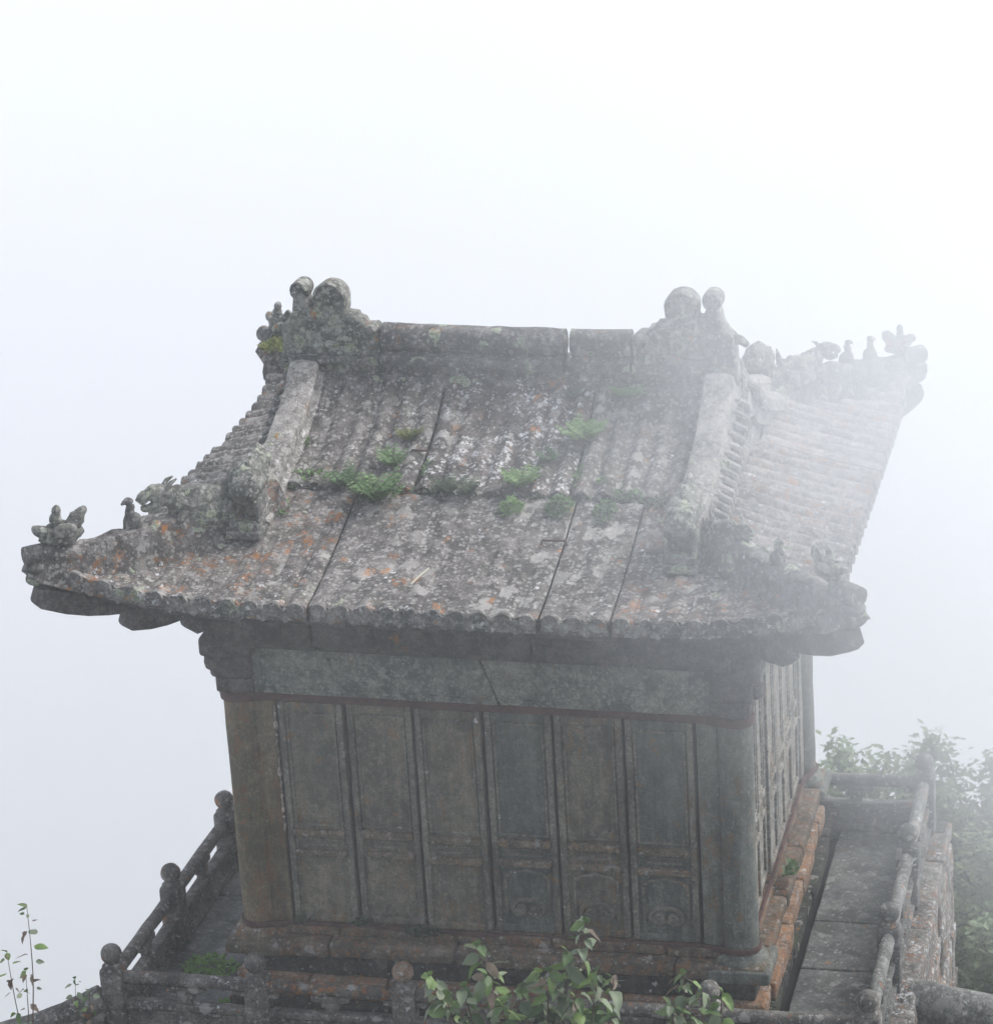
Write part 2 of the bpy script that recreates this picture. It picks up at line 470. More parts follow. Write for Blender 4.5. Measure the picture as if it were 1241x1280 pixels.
M['rail_pale'] = stone('pale grey rail stone', (0.08, 0.082, 0.076), (0.14, 0.14, 0.128), bumpk=.4, mott=.4, pale=.4, white=.2, orange=.3, green=.15, dark=.4, big=.2)
M['floor'] = stone('damp terrace slab stone', (0.075, 0.080, 0.077), (0.115, 0.118, 0.108), bumpk=.35, mott=.3, pale=.12, white=.02, orange=.06, green=.25, dark=.5, big=.0, rough=.72, fine=.15)
M['wall'] = stone('streaked terrace wall stone', (0.07, 0.067, 0.06), (0.12, 0.112, 0.10), streak=True, pale=.45, white=.6, orange=.8, green=.15, dark=.45, big=.1, ocol=(0.36, 0.16, 0.06))
M['mossy_shade'] = stone('moss and recess shade rock', (0.022, 0.022, 0.019), (0.042, 0.042, 0.036), pale=.08, white=.02, orange=.15, green=.7, dark=.5, big=.1)  # moss, plus shade under the base ledges put into the near-black tone
M['mortar'] = stone('old pinkish mortar', (0.2, 0.16, 0.14), (0.3, 0.25, 0.22), pale=.3, white=.3, orange=.1, green=.0, dark=.3, big=.0)

def iron_mat():
    s = NB('rusty iron band'); P = s.pos()
    a = s.noise(P, 9, 6, .7)
    col = s.mix(s.ramp(a, .35, .65), (0.045, 0.022, 0.02), (0.10, 0.052, 0.045))
    b = s.noise(P, 60, 4, .7)
    col = s.mix(s.math('MULTIPLY', s.ramp(b, .5, .65), .5), col, (0.15, 0.085, 0.06))
    return s.finish(col, .8, s.bump(b, .5, .01), spec=.3)
M['iron'] = iron_mat()

def core_mat():
    s = NB('black gap shadow stone'); P = s.pos()
    return s.finish(s.mix(s.noise(P, 5), (0.02, 0.02, 0.02), (0.04, 0.04, 0.038)), .95)
M['core'] = core_mat()

def leaf_mat(name, c1, c2, c3, tl=0.25):
    s = NB(name); P = s.pos()
    oi = s.n('ShaderNodeObjectInfo').outputs['Random']
    a = s.noise(P, 5, 3)
    col = s.mix(s.ramp(s.math('ADD', s.math('MULTIPLY', a, .6), s.math('MULTIPLY', oi, .5)), .3, .75), c1, c2)
    b = s.noise(P, 28, 5, .65)
    col = s.mix(s.math('MULTIPLY', s.ramp(b, .54, .68), .8), col, c3)
    pr = s.n('ShaderNodeBsdfPrincipled')
    s.set(pr.inputs['Base Color'], col)
    pr.inputs['Roughness'].default_value = .5
    pr.inputs['Specular IOR Level'].default_value = .4
    s.set(pr.inputs['Normal'], s.bump(b, .3, .005))
    tr = s.n('ShaderNodeBsdfTranslucent'); s.set(tr.inputs[0], col)
    mx = s.n('ShaderNodeMixShader'); mx.inputs[0].default_value = tl
    s.t.links.new(pr.outputs[0], mx.inputs[1]); s.t.links.new(tr.outputs[0], mx.inputs[2])
    s.t.links.new(mx.outputs[0], s.out.inputs['Surface'])
    return s.m
M['leaf'] = leaf_mat('broad green leaf', (0.055, 0.11, 0.035), (0.16, 0.25, 0.07), (0.18, 0.16, 0.09))
M['leaf_dull'] = leaf_mat('dull grey green leaf', (0.10, 0.14, 0.08), (0.22, 0.27, 0.17), (0.24, 0.19, 0.14))
M['leaf_brown'] = leaf_mat('withered brown leaf', (0.10, 0.07, 0.05), (0.17, 0.13, 0.09), (0.22, 0.18, 0.12))
M['fern'] = leaf_mat('roof fern green', (0.07, 0.14, 0.05), (0.16, 0.27, 0.09), (0.13, 0.15, 0.05))
M['fern_dark'] = leaf_mat('dark fern green', (0.04, 0.07, 0.035), (0.07, 0.11, 0.05), (0.09, 0.09, 0.05))
M['floor_moss'] = leaf_mat('vivid floor moss', (0.08, 0.17, 0.03), (0.18, 0.34, 0.06), (0.12, 0.2, 0.05))
M['moss'] = leaf_mat('yellow green moss', (0.12, 0.15, 0.03), (0.24, 0.26, 0.06), (0.15, 0.15, 0.05))
M['bush'] = leaf_mat('hillside bush green', (0.11, 0.16, 0.07), (0.22, 0.29, 0.12), (0.2, 0.2, 0.1))
def bark_mat():
    s = NB('reddish twig bark'); P = s.pos()
    b = s.noise(P, 40, 4)
    return s.finish(s.mix(b, (0.06, 0.035, 0.03), (0.15, 0.10, 0.08)), .85, s.bump(b, .4, .005))
M['bark'] = bark_mat()
def ground_mat():
    s = NB('hillside earth and moss'); P = s.pos()
    a = s.noise(P, .6, 8, .65); b = s.noise(P, 6, 6, .7)
    col = s.mix(s.ramp(a, .4, .6), (0.05, 0.045, 0.035), (0.05, 0.07, 0.03))
    col = s.mix(s.math('MULTIPLY', s.ramp(b, .5, .7), .6), col, (0.10, 0.09, 0.075))
    return s.finish(col, .95, s.bump(s.math('ADD', a, b), .8, .08))
M['ground'] = ground_mat()
def straw_mat():
    s = NB('dry pale straw'); return s.finish((0.45, 0.42, 0.34), .8)
M['straw'] = straw_mat()

# ================================================================ SETTING: the mountain top
def terrain_h(x, y):
    if y < -3.3: z = 0.0 + (-3.3 - y) * 0.45
    elif y < -1.6: z = -2.6 + (-1.6 - y) / 1.7 * 2.6
    else: z = -2.9
    if x < -1.6 and y > -3: z -= 1.6 * (-1.6 - x)
    elif x < -2: z -= 1.0 * (-2 - x)
    if x > 4.6 and y > -2: z -= 0.22 * (x - 4.6)
    if x > 9: z -= 1.1 * (x - 9)
    if y > 8: z -= 1.3 * (y - 8)
    if y < -24: z -= 0.9 * (-24 - y)
    z = max(z, -420 + 16 * mn.noise(Vector((x * .01, y * .01, 3))))
    z += 0.12 * mn.noise(Vector((x * .9, y * .9, 0))) + .05 * mn.noise(Vector((x * 3, y * 3, 5)))
    return z
def terrain():
    xs = [-2500, -1200, -600, -400, -250, -150, -90, -60, -45, -35, -28, -22, -18, -15, -12]
    xs += [-10 + .5 * i for i in range(0, 53)] + [18, 20, 23, 27, 32, 40, 50, 65, 90, 150, 250, 400, 600, 1200, 2500]
    ys = [-2500, -1200, -600, -400, -250, -150, -100, -75, -60, -50, -42, -36, -32, -28, -26, -24] + [-22 + .5 * i for i in range(0, 69)]
    ys += [13, 14.5, 16, 18, 21, 25, 30, 38, 48, 65, 90, 150, 250, 400, 600, 1200, 2500]
    mb = MB()
    vs = [(x, y, terrain_h(x, y)) for y in ys for x in xs]
    n = len(xs)
    fs = [[j * n + i, j * n + i + 1, (j + 1) * n + i + 1, (j + 1) * n + i] for j in range(len(ys) - 1) for i in range(n - 1)]
    mb.add(vs, fs)
    o = build('ground', mb, M['ground'], org=(0, 0, 0))
    tag(o, kind='structure')
terrain()

def haze_box():
    s = NB('pale drifting fog')
    v = s.n('ShaderNodeVolumePrincipled')
    v.inputs['Color'].default_value = (0.975, 0.985, 1.0, 1)
    v.inputs['Density'].default_value = 0.0027
    v.inputs['Anisotropy'].default_value = 0.22
    s.t.links.new(v.outputs[0], s.out.inputs['Volume'])
    return s.m
HAZE_M = haze_box()
def haze():
    mb = MB()
    x0, x1, y0, y1, z0, z1 = -2600, 2600, -2600, 2600, -445, 11.5
    vs = [(x, y, z) for z in (z0, z1) for y in (y0, y1) for x in (x0, x1)]
    fs = [[0, 2, 3, 1], [4, 5, 7, 6], [0, 1, 5, 4], [2, 6, 7, 3], [0, 4, 6, 2], [1, 3, 7, 5]]
    mb.add(vs, fs)
    o = build('haze', mb, HAZE_M, smooth=False, org=(0, 0, 0))
    tag(o, kind='stuff')
haze()

def mist_mat(name, d):
    s = NB(name)
    P = s.n('ShaderNodeTexCoord').outputs['Object']
    r2 = s.vmath('DOT_PRODUCT', P, P)
    ln = s.n('ShaderNodeVectorMath', operation='DOT_PRODUCT')
    s.set(ln.inputs[0], P); s.set(ln.inputs[1], P)
    f = s.ramp(ln.outputs['Value'], 1.0, 0.0, 0.0, 1.0)
    wv = s.ramp(s.noise(P, 2.3, 3, .6), .33, .66, .35, 1.6)
    f = s.math('MULTIPLY', s.math('MULTIPLY', f, wv), d)
    v = s.n('ShaderNodeVolumePrincipled')
    v.inputs['Color'].default_value = (0.98, 0.99, 1.0, 1)
    s.set(v.inputs['Density'], f)
    v.inputs['Anisotropy'].default_value = 0.2
    s.t.links.new(v.outputs[0], s.out.inputs['Volume'])
    return s.m
# thicker cloud blowing past: one bank in front of the right half of the roof, one over the far terrace walk
MISTS = [((5.7, -4.2, 5.75), (3.5, 3.4, 3.2), 0.185),
         ((5.9, 1.5, 2.4), (3.2, 5.5, 3.2), 0.14),
         ((2.6, -3.4, 3.8), (3.8, 2.6, 3.0), 0.011)]
def mists():
    for c, r, d in MISTS:
        mb = MB()
        blob(mb, (0, 0, 0), (1, 1, 1), seg=24, rings=16)
        o = build('haze', mb, mist_mat('thicker blowing mist', d), org=(0, 0, 0))
        o.location = c; o.scale = r
        tag(o, kind='stuff')
mists()

# ================================================================ TERRACE
FZ = -0.62
TX0, TX1, TY0, TY1 = -0.98, 4.18, -0.66, 3.18
terr = thing('stone_terrace', (1.6, 1.3, -3.0), 'raised stone terrace with wet grey floor slabs under the small pavilion', 'terrace')
def terrace():
    mb = MB()
    bx(mb, TX0 + .12, TX1 - .12, TY0 + .12, TY1 - .12, -3.2, FZ - .09, amp=0, cell=2)
    build('rubble_core', mb, M['core'], terr)
    slabs = []
    ys = [TY0, -.02, .86, 1.56, TY1]
    for a, b in zip(ys, ys[1:]): slabs.append((3.43, TX1 - .1, a, b))
    ys = [TY0, .45, 1.45, TY1]
    for a, b in zip(ys, ys[1:]): slabs.append((TX0 + .1, -.26, a, b))
    xs = [-.26, .5, 1.4, 2.3, 3.46]
    for a, b in zip(xs, xs[1:]): slabs.append((a, b, TY0, -.24)); slabs.append((a, b, 2.98, TY1))
    for (a, b, c, d) in slabs:
        mb = MB()
        z = random.uniform(-.012, .008)
        k = random.uniform(-.006, .006)
        sbox(mb, ((a + b) / 2, (c + d) / 2, FZ - .06 + z), (b - a - .022, d - c - .024, .12), r=.014, cell=.14, amp=.008, rot=Matrix.Rotation(k, 3, 'Y'))
        build('floor_slab', mb, M['floor'], terr)
    # coping course and battered block walls
    def wall_face(side):
        rnd = random.Random(side)
        zt = FZ - .0
        courses = [(.0, .16), (.16, .46), (.46, .82), (.82, 1.2), (1.2, 1.65), (1.65, 2.3)]
        L0, L1 = (TY0, TY1) if side in (0, 2) else (TX0, TX1)
        for ci, (c0, c1) in enumerate(courses):
            off = .03 + .045 * c0 if ci else .05
            p = L0 - off
            while p < L1 + off - .05:
                ln = rnd.uniform(.45, .95) if ci else rnd.uniform(.8, 1.3)
                q = min(L1 + off, p + ln)
                if L1 + off - q < .25: q = L1 + off
                dep = .22
                j = rnd.uniform(-.012, .014)
                zc, h = zt - (c0 + c1) / 2, c1 - c0 - .014
                mid, wdt = (p + q) / 2, q - p - .014
                mb = MB()
                if side == 0: sbox(mb, (TX1 - .1 + off + j, mid, zc), (dep, wdt, h), r=.025, cell=.1, amp=.018)
                if side == 2: sbox(mb, (TX0 + .1 - off - j, mid, zc), (dep, wdt, h), r=.025, cell=.14, amp=.018)
                if side == 1: sbox(mb, (mid, TY0 + .1 - off - j, zc), (wdt, dep, h), r=.025, cell=.14, amp=.018)
                if side == 3: sbox(mb, (mid, TY1 - .1 + off + j, zc), (wdt, dep, h), r=.025, cell=.2, amp=.018)
                build('wall_block', mb, M['wall'] if side == 0 else M['mossy_shade'], terr)
                p = q
    for sd in range(4): wall_face(sd)
terrace()

# ================================================================ BALUSTRADES
PX = [-.86 + .984 * i for i in range(6)]
PY = [-.53 + 1.18 * i for i in range(4)]
BZ = -.063
def post_mb(x, y, tall=0.0, seed=0):
    mb = MB()
    k = random.Random(seed)
    top = BZ - .075
    sbox(mb, (x, y, (FZ + top) / 2 - .006), (.150, .150, top - FZ - .012), r=.022, cell=.1, amp=.005)
    lathe(mb, (x, y, top), [(.066, -.02), (.070, -.008), (.056, .004), (.046, .016), (.05, .03)], 14)
    return mb
def ball_mb(x, y, seed=0, dz=0, s=1.0):
    mb = MB()
    r = .07 * s
    prof = [(max(.012, r * math.sin(math.pi * t / 12)), -r * math.cos(math.pi * t / 12)) for t in range(13)]
    lathe(mb, (x, y, BZ + dz), prof, 20, amp=.004, sc=12)
    return mb
def bay(bal, p, q, mrail, mpan, dz=0.0):
    """One bay: round top rail, middle vase bracket, lower rail and recessed panels between two posts."""
    p, q = Vector(p), Vector(q)
    d = (q - p); L = d.length; t = d / L
    a, b = p + t * .055, q - t * .055
    Z = Vector((0, 0, 1))
    mb = MB()
    n = 7
    tube(mb, [a + (b - a) * i / n + Z * (-.225 + dz) for i in range(n + 1)], .046, 12, amp=.005)
    build('top_rail', mb, mrail, bal)
    rot = Matrix.Rotation(math.atan2(t.y, t.x), 3, 'Z')
    mid = (p + q) / 2
    mb = MB()     # vase bracket: cloud shoulder, neck, foot
    sbox(mb, mid + Z * -.285, (.26, .07, .045), r=.02, cell=.06, amp=.004, rot=rot)
    sbox(mb, mid + Z * -.325, (.13, .065, .05), r=.02, cell=.06, amp=.004, rot=rot)
    sbox(mb, mid + Z * -.365, (.08, .06, .06), r=.015, cell=.06, amp=.004, rot=rot)
    build('vase_bracket', mb, mpan, bal)
    for e, s_ in ((p, 1), (q, -1)):
        mb = MB()
        sbox(mb, e + t * s_ * .10 + Z * -.285, (.09, .06, .045), r=.018, cell=.06, amp=.004, rot=rot)
        build('rail_bracket', mb, mpan, bal)
    mb = MB()
    sbox(mb, mid + Z * -.415, (L - .115, .085, .05), r=.014, cell=.12, amp=.006, rot=rot)
    build('middle_rail', mb, mpan, bal)
    mb = MB()
    sbox(mb, mid + Z * -.50, (L - .12, .05, .125), r=.008, cell=.12, amp=.004, rot=rot)
    build('panel', mb, mpan, bal)
    for s_ in (-1, 1):
        for k, hh in ((1, 1), (-1, 1)):
            mb = MB()
            sbox(mb, mid + t * s_ * (L * .235) + Z * (-.50 + .047 * k) + Vector((t.y, -t.x, 0)) * 0, (L * .4, .068, .018), r=.006, cell=.2, amp=.002, rot=rot)
            build('panel_moulding', mb, mpan, bal)
    mb = MB()
    sbox(mb, mid + Z * -.59, (L - .115, .10, .06), r=.015, cell=.12, amp=.006, rot=rot)
    build('bottom_rail', mb, mpan, bal)

def balustrade(label, pts, posts, mr, mp, mball=None):
    cx = sum(p[0] for p in pts) / len(pts); cy = sum(p[1] for p in pts) / len(pts)
    bal = thing('stone_balustrade', (cx, cy, FZ), label, 'balustrade')
    for i in posts:
        po = build('post', post_mb(*pts[i], seed=i), mp, bal)
        m = mball.get(i, mp) if mball else mp
        build('ball_finial', ball_mb(*pts[i], seed=i), m, po)
    for p, q in zip(pts, pts[1:]):
        orange = mball and p[0] in (PX[1], PX[2])
        bay(bal, (p[0], p[1], 0), (q[0], q[1], 0), M['rail_orange'] if orange else mr, mp)
    return bal
balustrade('dark front balustrade with orange lichen on its rails, running along the bottom of the pavilion',
           [(x, PY[0]) for x in PX], range(6), M['rail'], M['rail'], {2: M['orange']})
balustrade('pale grey balustrade with ball topped posts along the right side of the terrace',
           [(PX[5], y) for y in PY], (1, 2, 3), M['rail_pale'], M['rail_mid'])
balustrade('dark wet balustrade running back along the left side of the terrace',
           [(PX[0], y) for y in PY], (1, 2, 3), M['rail'], M['rail'])
balustrade('misty back balustrade closing the far end of the terrace walk',
           [(x, PY[3]) for x in PX], (1, 2, 3, 4), M['rail_mid'], M['rail_mid'])

def parapet(label, pts, r, mat, cap=True):
    n = len(pts)
    t = thing('stone_parapet', (pts[0][0], pts[0][1], pts[0][2] - .6), label, 'parapet')
    mb = MB()
    tube(mb, spline(pts, 5), r, 14, amp=.016, sc=4)
    build('coping', mb, mat, t)
    P = [Vector(p) for p in spline(pts, 5)]
    k = 0
    for lvl in range(4):
        for i in range(0, len(P) - 1, 2):
            a, b = P[i], P[min(i + 2, len(P) - 1)]
            if (b - a).length < .05: continue
            d = b - a
            mid = (a + b) / 2
            rot = Matrix.Rotation(math.atan2(d.y, d.x), 3, 'Z')
            mb = MB()
            sbox(mb, mid + Vector((0, 0, -r * .7 - .16 - .33 * lvl)), (Vector((d.x, d.y)).length - .01, r * 1.5, .32), r=.02, cell=.12, amp=.015, rot=rot)
            build('wall_block', mb, mat, t)
    return t
parapet('dark sloping stone parapet dropping away to the left of the terrace corner',
        [(-.93, -.58, -.36), (-1.25, -.68, -.49), (-1.7, -.82, -.62), (-2.4, -1.05, -.92)], .085, M['rail'])
parapet('rounded grey log shaped parapet leaving the right corner of the terrace',
        [(4.2, .72, -.72), (4.6, .66, -.75), (5.1, .6, -.82), (6.2, .4, -1.1)], .13, M['rail_pale'])

# ================================================================ PAVILION
XC, YC, E = 1.6, 1.36, 2.29
WX0, WX1, WY0, WY1 = 0.0, 3.2, 0.0, 2.72
def warp(p):
    k = max(0.0, min(1.0, p.z / 2.2))
    return Vector((p.x, p.y, p.z - (p.x - XC) * 0.020 * k))
pav = thing('stone_pavilion', (XC, YC, FZ), 'small weathered stone pavilion with upswept lichen covered roof and carved door panels, standing in fog', 'pavilion')
def part(name, mb, mat, parent=None, label=None, smooth=True):
    o = build(name, mb, mat, parent or pav, smooth=smooth, warp=warp)
    if label: o['label'] = label
    return o

# ---- base courses
def base():
    # lowest plinth
    def ring(off, z0, z1, lens, mat, name, r=.02, amp=.01, sides=(0, 1, 2, 3), jit=.02):
        rnd = random.Random(int(off * 1000) + 5)
        x0, x1, y0, y1 = WX0 - off, WX1 + off, WY0 - off, WY1 + off
        D = .32
        for sd in sides:
            if sd == 0: A, B = x0, x1
            elif sd == 2: A, B = x0, x1
            else: A, B = y0 + D, y1 - D
            p = A
            first = True
            while p < B - .01:
                q = min(B, p + rnd.uniform(*lens))
                if B - q < lens[0] * .5: q = B
                j = rnd.uniform(-jit, jit)
                jz = rnd.uniform(-.006, .006)
                mb = MB()
                if sd == 0: bx(mb, p + .004, q - .004, y0 + j, y0 + D - .005, z0, z1 + jz, r=r, amp=amp, cell=.12)
                if sd == 2: bx(mb, p + .004, q - .004, y1 - D + .005, y1 + j, z0, z1 + jz, r=r, amp=amp, cell=.2)
                if sd == 1: bx(mb, x1 - D, x1 + j, p + .004, q - .004, z0, z1 + jz, r=r, amp=amp, cell=.1)
                if sd == 3: bx(mb, x0 + j, x0 + D, p + .004, q - .004, z0, z1 + jz, r=r, amp=amp, cell=.2)
                part(name, mb, mat)
                p = q
    ring(.21, FZ, -.50, (.6, 1.0), M['mossy_shade'], 'plinth_block')
    ring(.16, -.498, -.36, (.5, .9), M['orange'], 'base_block', jit=.03)
    ring(.10, -.358, -.20, (.5, .8), M['mossy_shade'], 'base_block', jit=.01)  # recessed course, its shade carried by the dark colour
    ring(.17, -.198, -.09, (.45, .95), M['base'], 'base_slab', r=.03, jit=.012)
    ring(.07, -.088, -.012, (.4, .9), M['base'], 'sill_block', r=.025, jit=.008)
    mb = MB()
    bx(mb, .2, 3.0, .2, 2.52, FZ, -.02, amp=0, cell=1)
    part('base_core', mb, M['core'])
base()

# ---- walls core, columns, doors
def body():
    mb = MB(); bx(mb, .06, 3.14, .06, 2.66, -.05, 2.1, amp=0, cell=1)
    part('wall_core', mb, M['core'])
    for (x, y, m) in ((0, 0, 'column'), (3.2, 0, 'column_grey'), (3.2, 2.72, 'column_grey'), (0, 2.72, 'column')):
        mb = MB()
        lathe(mb, (x, y, 0), [(.112, -.10)] + [(.112 - .004 * i / 12, 0 + 1.62 * i / 12) for i in range(13)], 28, amp=.004, sc=4)
        part('column', mb, M[m])
        mb = MB()
        sbox(mb, (x, y, -.15), (.40, .40, .09), r=.02, cell=.1, amp=.008)
        lathe(mb, (x, y, 0), [(.125, -.16), (.165, -.105), (.17, -.085), (.158, -.06), (.135, -.045), (.122, -.03), (.118, -.01)], 28, amp=.005)
        part('column_base', mb, M['base'] if x < 1 else M['column_grey'])
    # jambs beside the front columns
    for (x0, x1, m) in ((.10, .235, 'column'), (2.965, 3.10, 'column_grey')):
        mb = MB(); bx(mb, x0, x1, -.045, .08, -.01, 1.57, r=.01, cell=.12, amp=.004)
        part('door_jamb', mb, M[m])
    for (y0, y1) in ((.10, .235), (2.485, 2.62)):
        mb = MB(); bx(mb, 3.12, 3.245, y0, y1, -.01, 1.57, r=.01, cell=.12, amp=.004)
        part('door_jamb', mb, M['side'])
        mb = MB(); bx(mb, -.045, .08, y0, y1, -.01, 1.57, r=.01, cell=.12, amp=.004)
        part('door_jamb', mb, M['column'])
body()

def scroll(cx, cz, r0, turns, dirn, y, n=26, a0=0.0, shrink=.82):
    pts = []
    for i in range(n + 1):
        t = i / n
        a = a0 + dirn * turns * 2 * math.pi * t
        r = r0 * (1 - shrink * t)
        pts.append((cx + r * math.cos(a), y, cz + r * math.sin(a)))
    return pts

def door_panel(place, wd, mat, style, idx):
    """place(u, d, z) maps width, depth-outwards and height into the world."""
    rnd = random.Random(idx)
    H0, H1 = .0, 1.545
    sink = rnd.uniform(-.012, .014)
    g = rnd.uniform(.008, .013)
    def bxp(mb, u0, u1, d0, d1, z0, z1, r=.006, cell=.16, amp=.003):
        t = MB()
        bx(t, u0, u1, -d1 - sink, -d0 - sink, z0, z1, r=r, cell=cell, amp=amp)
        t.v = [place(p.x, -p.y, p.z) for p in t.v]
        mb.v, off = mb.v + t.v, len(mb.v)
        mb.f += [[i + off for i in f] for f in t.f]
    mb = MB()
    bxp(mb, g, wd - g, -.05, .016, H0, H1, r=.006, cell=.12, amp=.003)
    root = part('door_panel', mb, mat)
    # frame stiles and rails
    for (u0, u1) in ((g, .052), (wd - .052, wd - g)):
        mb = MB(); bxp(mb, u0, u1, .014, .034, H0 + .002, H1 - .002)
        part('stile', mb, M['door_edge'] if mat != M['side'] else mat, root)
    for (z0, z1) in ((1.485, 1.543), (.002, .055)):
        mb = MB(); bxp(mb, .053, wd - .053, .014, .033, z0, z1)
        part('frame_rail', mb, mat, root)
    for (z0, z1) in ((.615, .665), (.475, .52)):
        sd_ = mat == M['side']
        mb = MB(); bxp(mb, .054, wd - .054, .012, .036 if sd_ else .058, z0, z1, r=.010 if sd_ else .014)
        part('middle_rail', mb, mat if sd_ else M['door_rail'], root)
    # small cartouche between the middle rails
    mb = MB()
    cx, cz, hw, hh = wd / 2, .568, wd * .27, .022
    loop = []
    for k in range(24):
        a = 2 * math.pi * k / 24
        loop.append(place(cx + (hw - .02) * (1 if math.cos(a) > 0 else -1) * min(1, abs(math.cos(a)) * 1.6) + .02 * math.cos(a), .018 + sink, cz + hh * math.sin(a)))
    up = (place(0, 1, 0) - place(0, 0, 0)).normalized()
    sweep(mb, loop, circ(.010, 5), up=up, closed=True)
    part('cartouche', mb, M['door_edge'], root)
    # raised inner moulding of the tall upper field
    mb = MB()
    a0, a1, b0, b1 = .068, wd - .068, .69, 1.465
    rect = [(a0, b0), (a1, b0), (a1, b1), (a0, b1)]
    pts = []
    for k in range(4):
        (x0, z0), (x1, z1) = rect[k], rect[(k + 1) % 4]
        for i in range(6):
            t = i / 6
            pts.append(place(x0 + (x1 - x0) * t, .018 + sink, z0 + (z1 - z0) * t))
    sweep(mb, pts, circ(.010, 5), up=up, closed=True)
    part('moulding', mb, M['door_edge'] if mat != M['side'] else mat, root)
    if style:
        # lower field: lobed frame and a twin-scroll cloud
        mb = MB()
        fr = []
        L, Rr, B, T = .085, wd - .085, .10, .44
        fr += [(L, B + .02), (L, T - .06), (L + .02, T - .045), (L + .04, T - .02), (L + .075, T - .015), (wd / 2 - .02, T - .004), (wd / 2, T + .004)]
        fr += [(wd - a, b) for a, b in fr[::-1][1:]]
        sweep(mb, [place(p.x, .018 + sink, p.z) for p in spline([(a, 0, b) for a, b in fr], 4)], circ(.011, 5), up=up)
        part('lobed_frame', mb, M['door_carve'], root)
        mb = MB()
        c = wd / 2
        zc = .165
        for s_ in (-1, 1):
            pts = scroll(c + s_ * .048, zc, .034, 1.6, -s_, 0, a0=math.pi / 2 - s_ * math.pi * .5)
            sweep(mb, [place(p[0], .021 + sink, p[2]) for p in pts], circ(.015, 6), up=up)
            arc = spline([(c, 0, zc + .062), (c + s_ * .03, 0, zc + .064), (c + s_ * .07, 0, zc + .055), (c + s_ * .098, 0, zc + .02), (c + s_ * .10, 0, zc - .015), (c + s_ * .08, 0, zc - .04), (c + s_ * .045, 0, zc - .048), (c + s_ * .02, 0, zc - .035), (c, 0, zc - .02)], 4)
            sweep(mb, [place(p.x, .021 + sink, p.z) for p in arc], circ(.016, 6), up=up)
        part('cloud_carving', mb, M['door_carve'], root)
    return root

def doors():
    for i in range(6):
        x0 = .244 + .4515 * i
        zz = 0
        m = {3: M['door_bluish'], 5: M['door_bluish']}.get(i, M['door'])
        door_panel(lambda u, d, z, x0=x0: Vector((x0 + u, -.0 - d, z)), .4515, m, i >= 3, i)
    wd = 2.24 / 6
    for i in range(6):
        y0 = .24 + wd * i
        door_panel(lambda u, d, z, y0=y0: Vector((3.2 + d, y0 + u, z)), wd, M['side'], False, 20 + i)
        door_panel(lambda u, d, z, y0=y0: Vector((0 - d, y0 + wd - u, z)), wd, M['door'], False, 40 + i)
    for i in range(6):
        x0 = .244 + .4515 * i
        door_panel(lambda u, d, z, x0=x0: Vector((x0 + .4515 - u, 2.72 + d, z)), .4515, M['door'], False, 60 + i)
doors()
mb = MB()
tube(mb, [(.238 + .012 * mn.noise(Vector((0, 0, i * .7))), -.045 + .006 * mn.noise(Vector((5, 0, i * 1.3))), .62 + .9 * i / 30) for i in range(31)], .011, 6, scale=[.5 + abs(mn.noise(Vector((2, i * .9, 0)))) * 2.2 for i in range(31)], amp=.004, sc=40)
part('mortar_seam', mb, M['mortar'])

def band_path(z, off, sag=0.0, n=14, rr=.118):
    """Loop round the building over the corner columns."""
    pts = []
    cs = [((0, 0), 180), ((3.2, 0), 270), ((3.2, 2.72), 0), ((0, 2.72), 90)]
    for k, ((cx, cy), a0) in enumerate(cs):
        for j in range(7):
            a = R(a0 + 90 * j / 6)
            pts.append(Vector((cx + rr * math.cos(a), cy + rr * math.sin(a), z)))
        nx = cs[(k + 1) % 4][0]
        d = Vector((nx[0] - cx, nx[1] - cy, 0)); L = d.length; d /= L
        nrm = Vector((d.y, -d.x, 0))
        for j in range(1, n):
            t = j / n
            o = off + (rr - off) * max(0, 1 - min(t, 1 - t) * L / .22)
            pts.append(Vector((cx, cy, z)) + d * (L * t) + nrm * o + Vector((0, 0, -sag * math.sin(math.pi * t) + .004 * mn.noise(Vector((t * 9, k, z))))))
    return pts
for z, off, sag, hw in ((1.585, .05, .0, .03), (-.012, .055, .012, .02)):
    mb = MB()
    sweep(mb, band_path(z, off, sag), [(-.008, -hw), (.008, -hw), (.012, 0), (.008, hw), (-.008, hw)], closed=True, amp=.003)
    part('iron_band', mb, M['iron'])

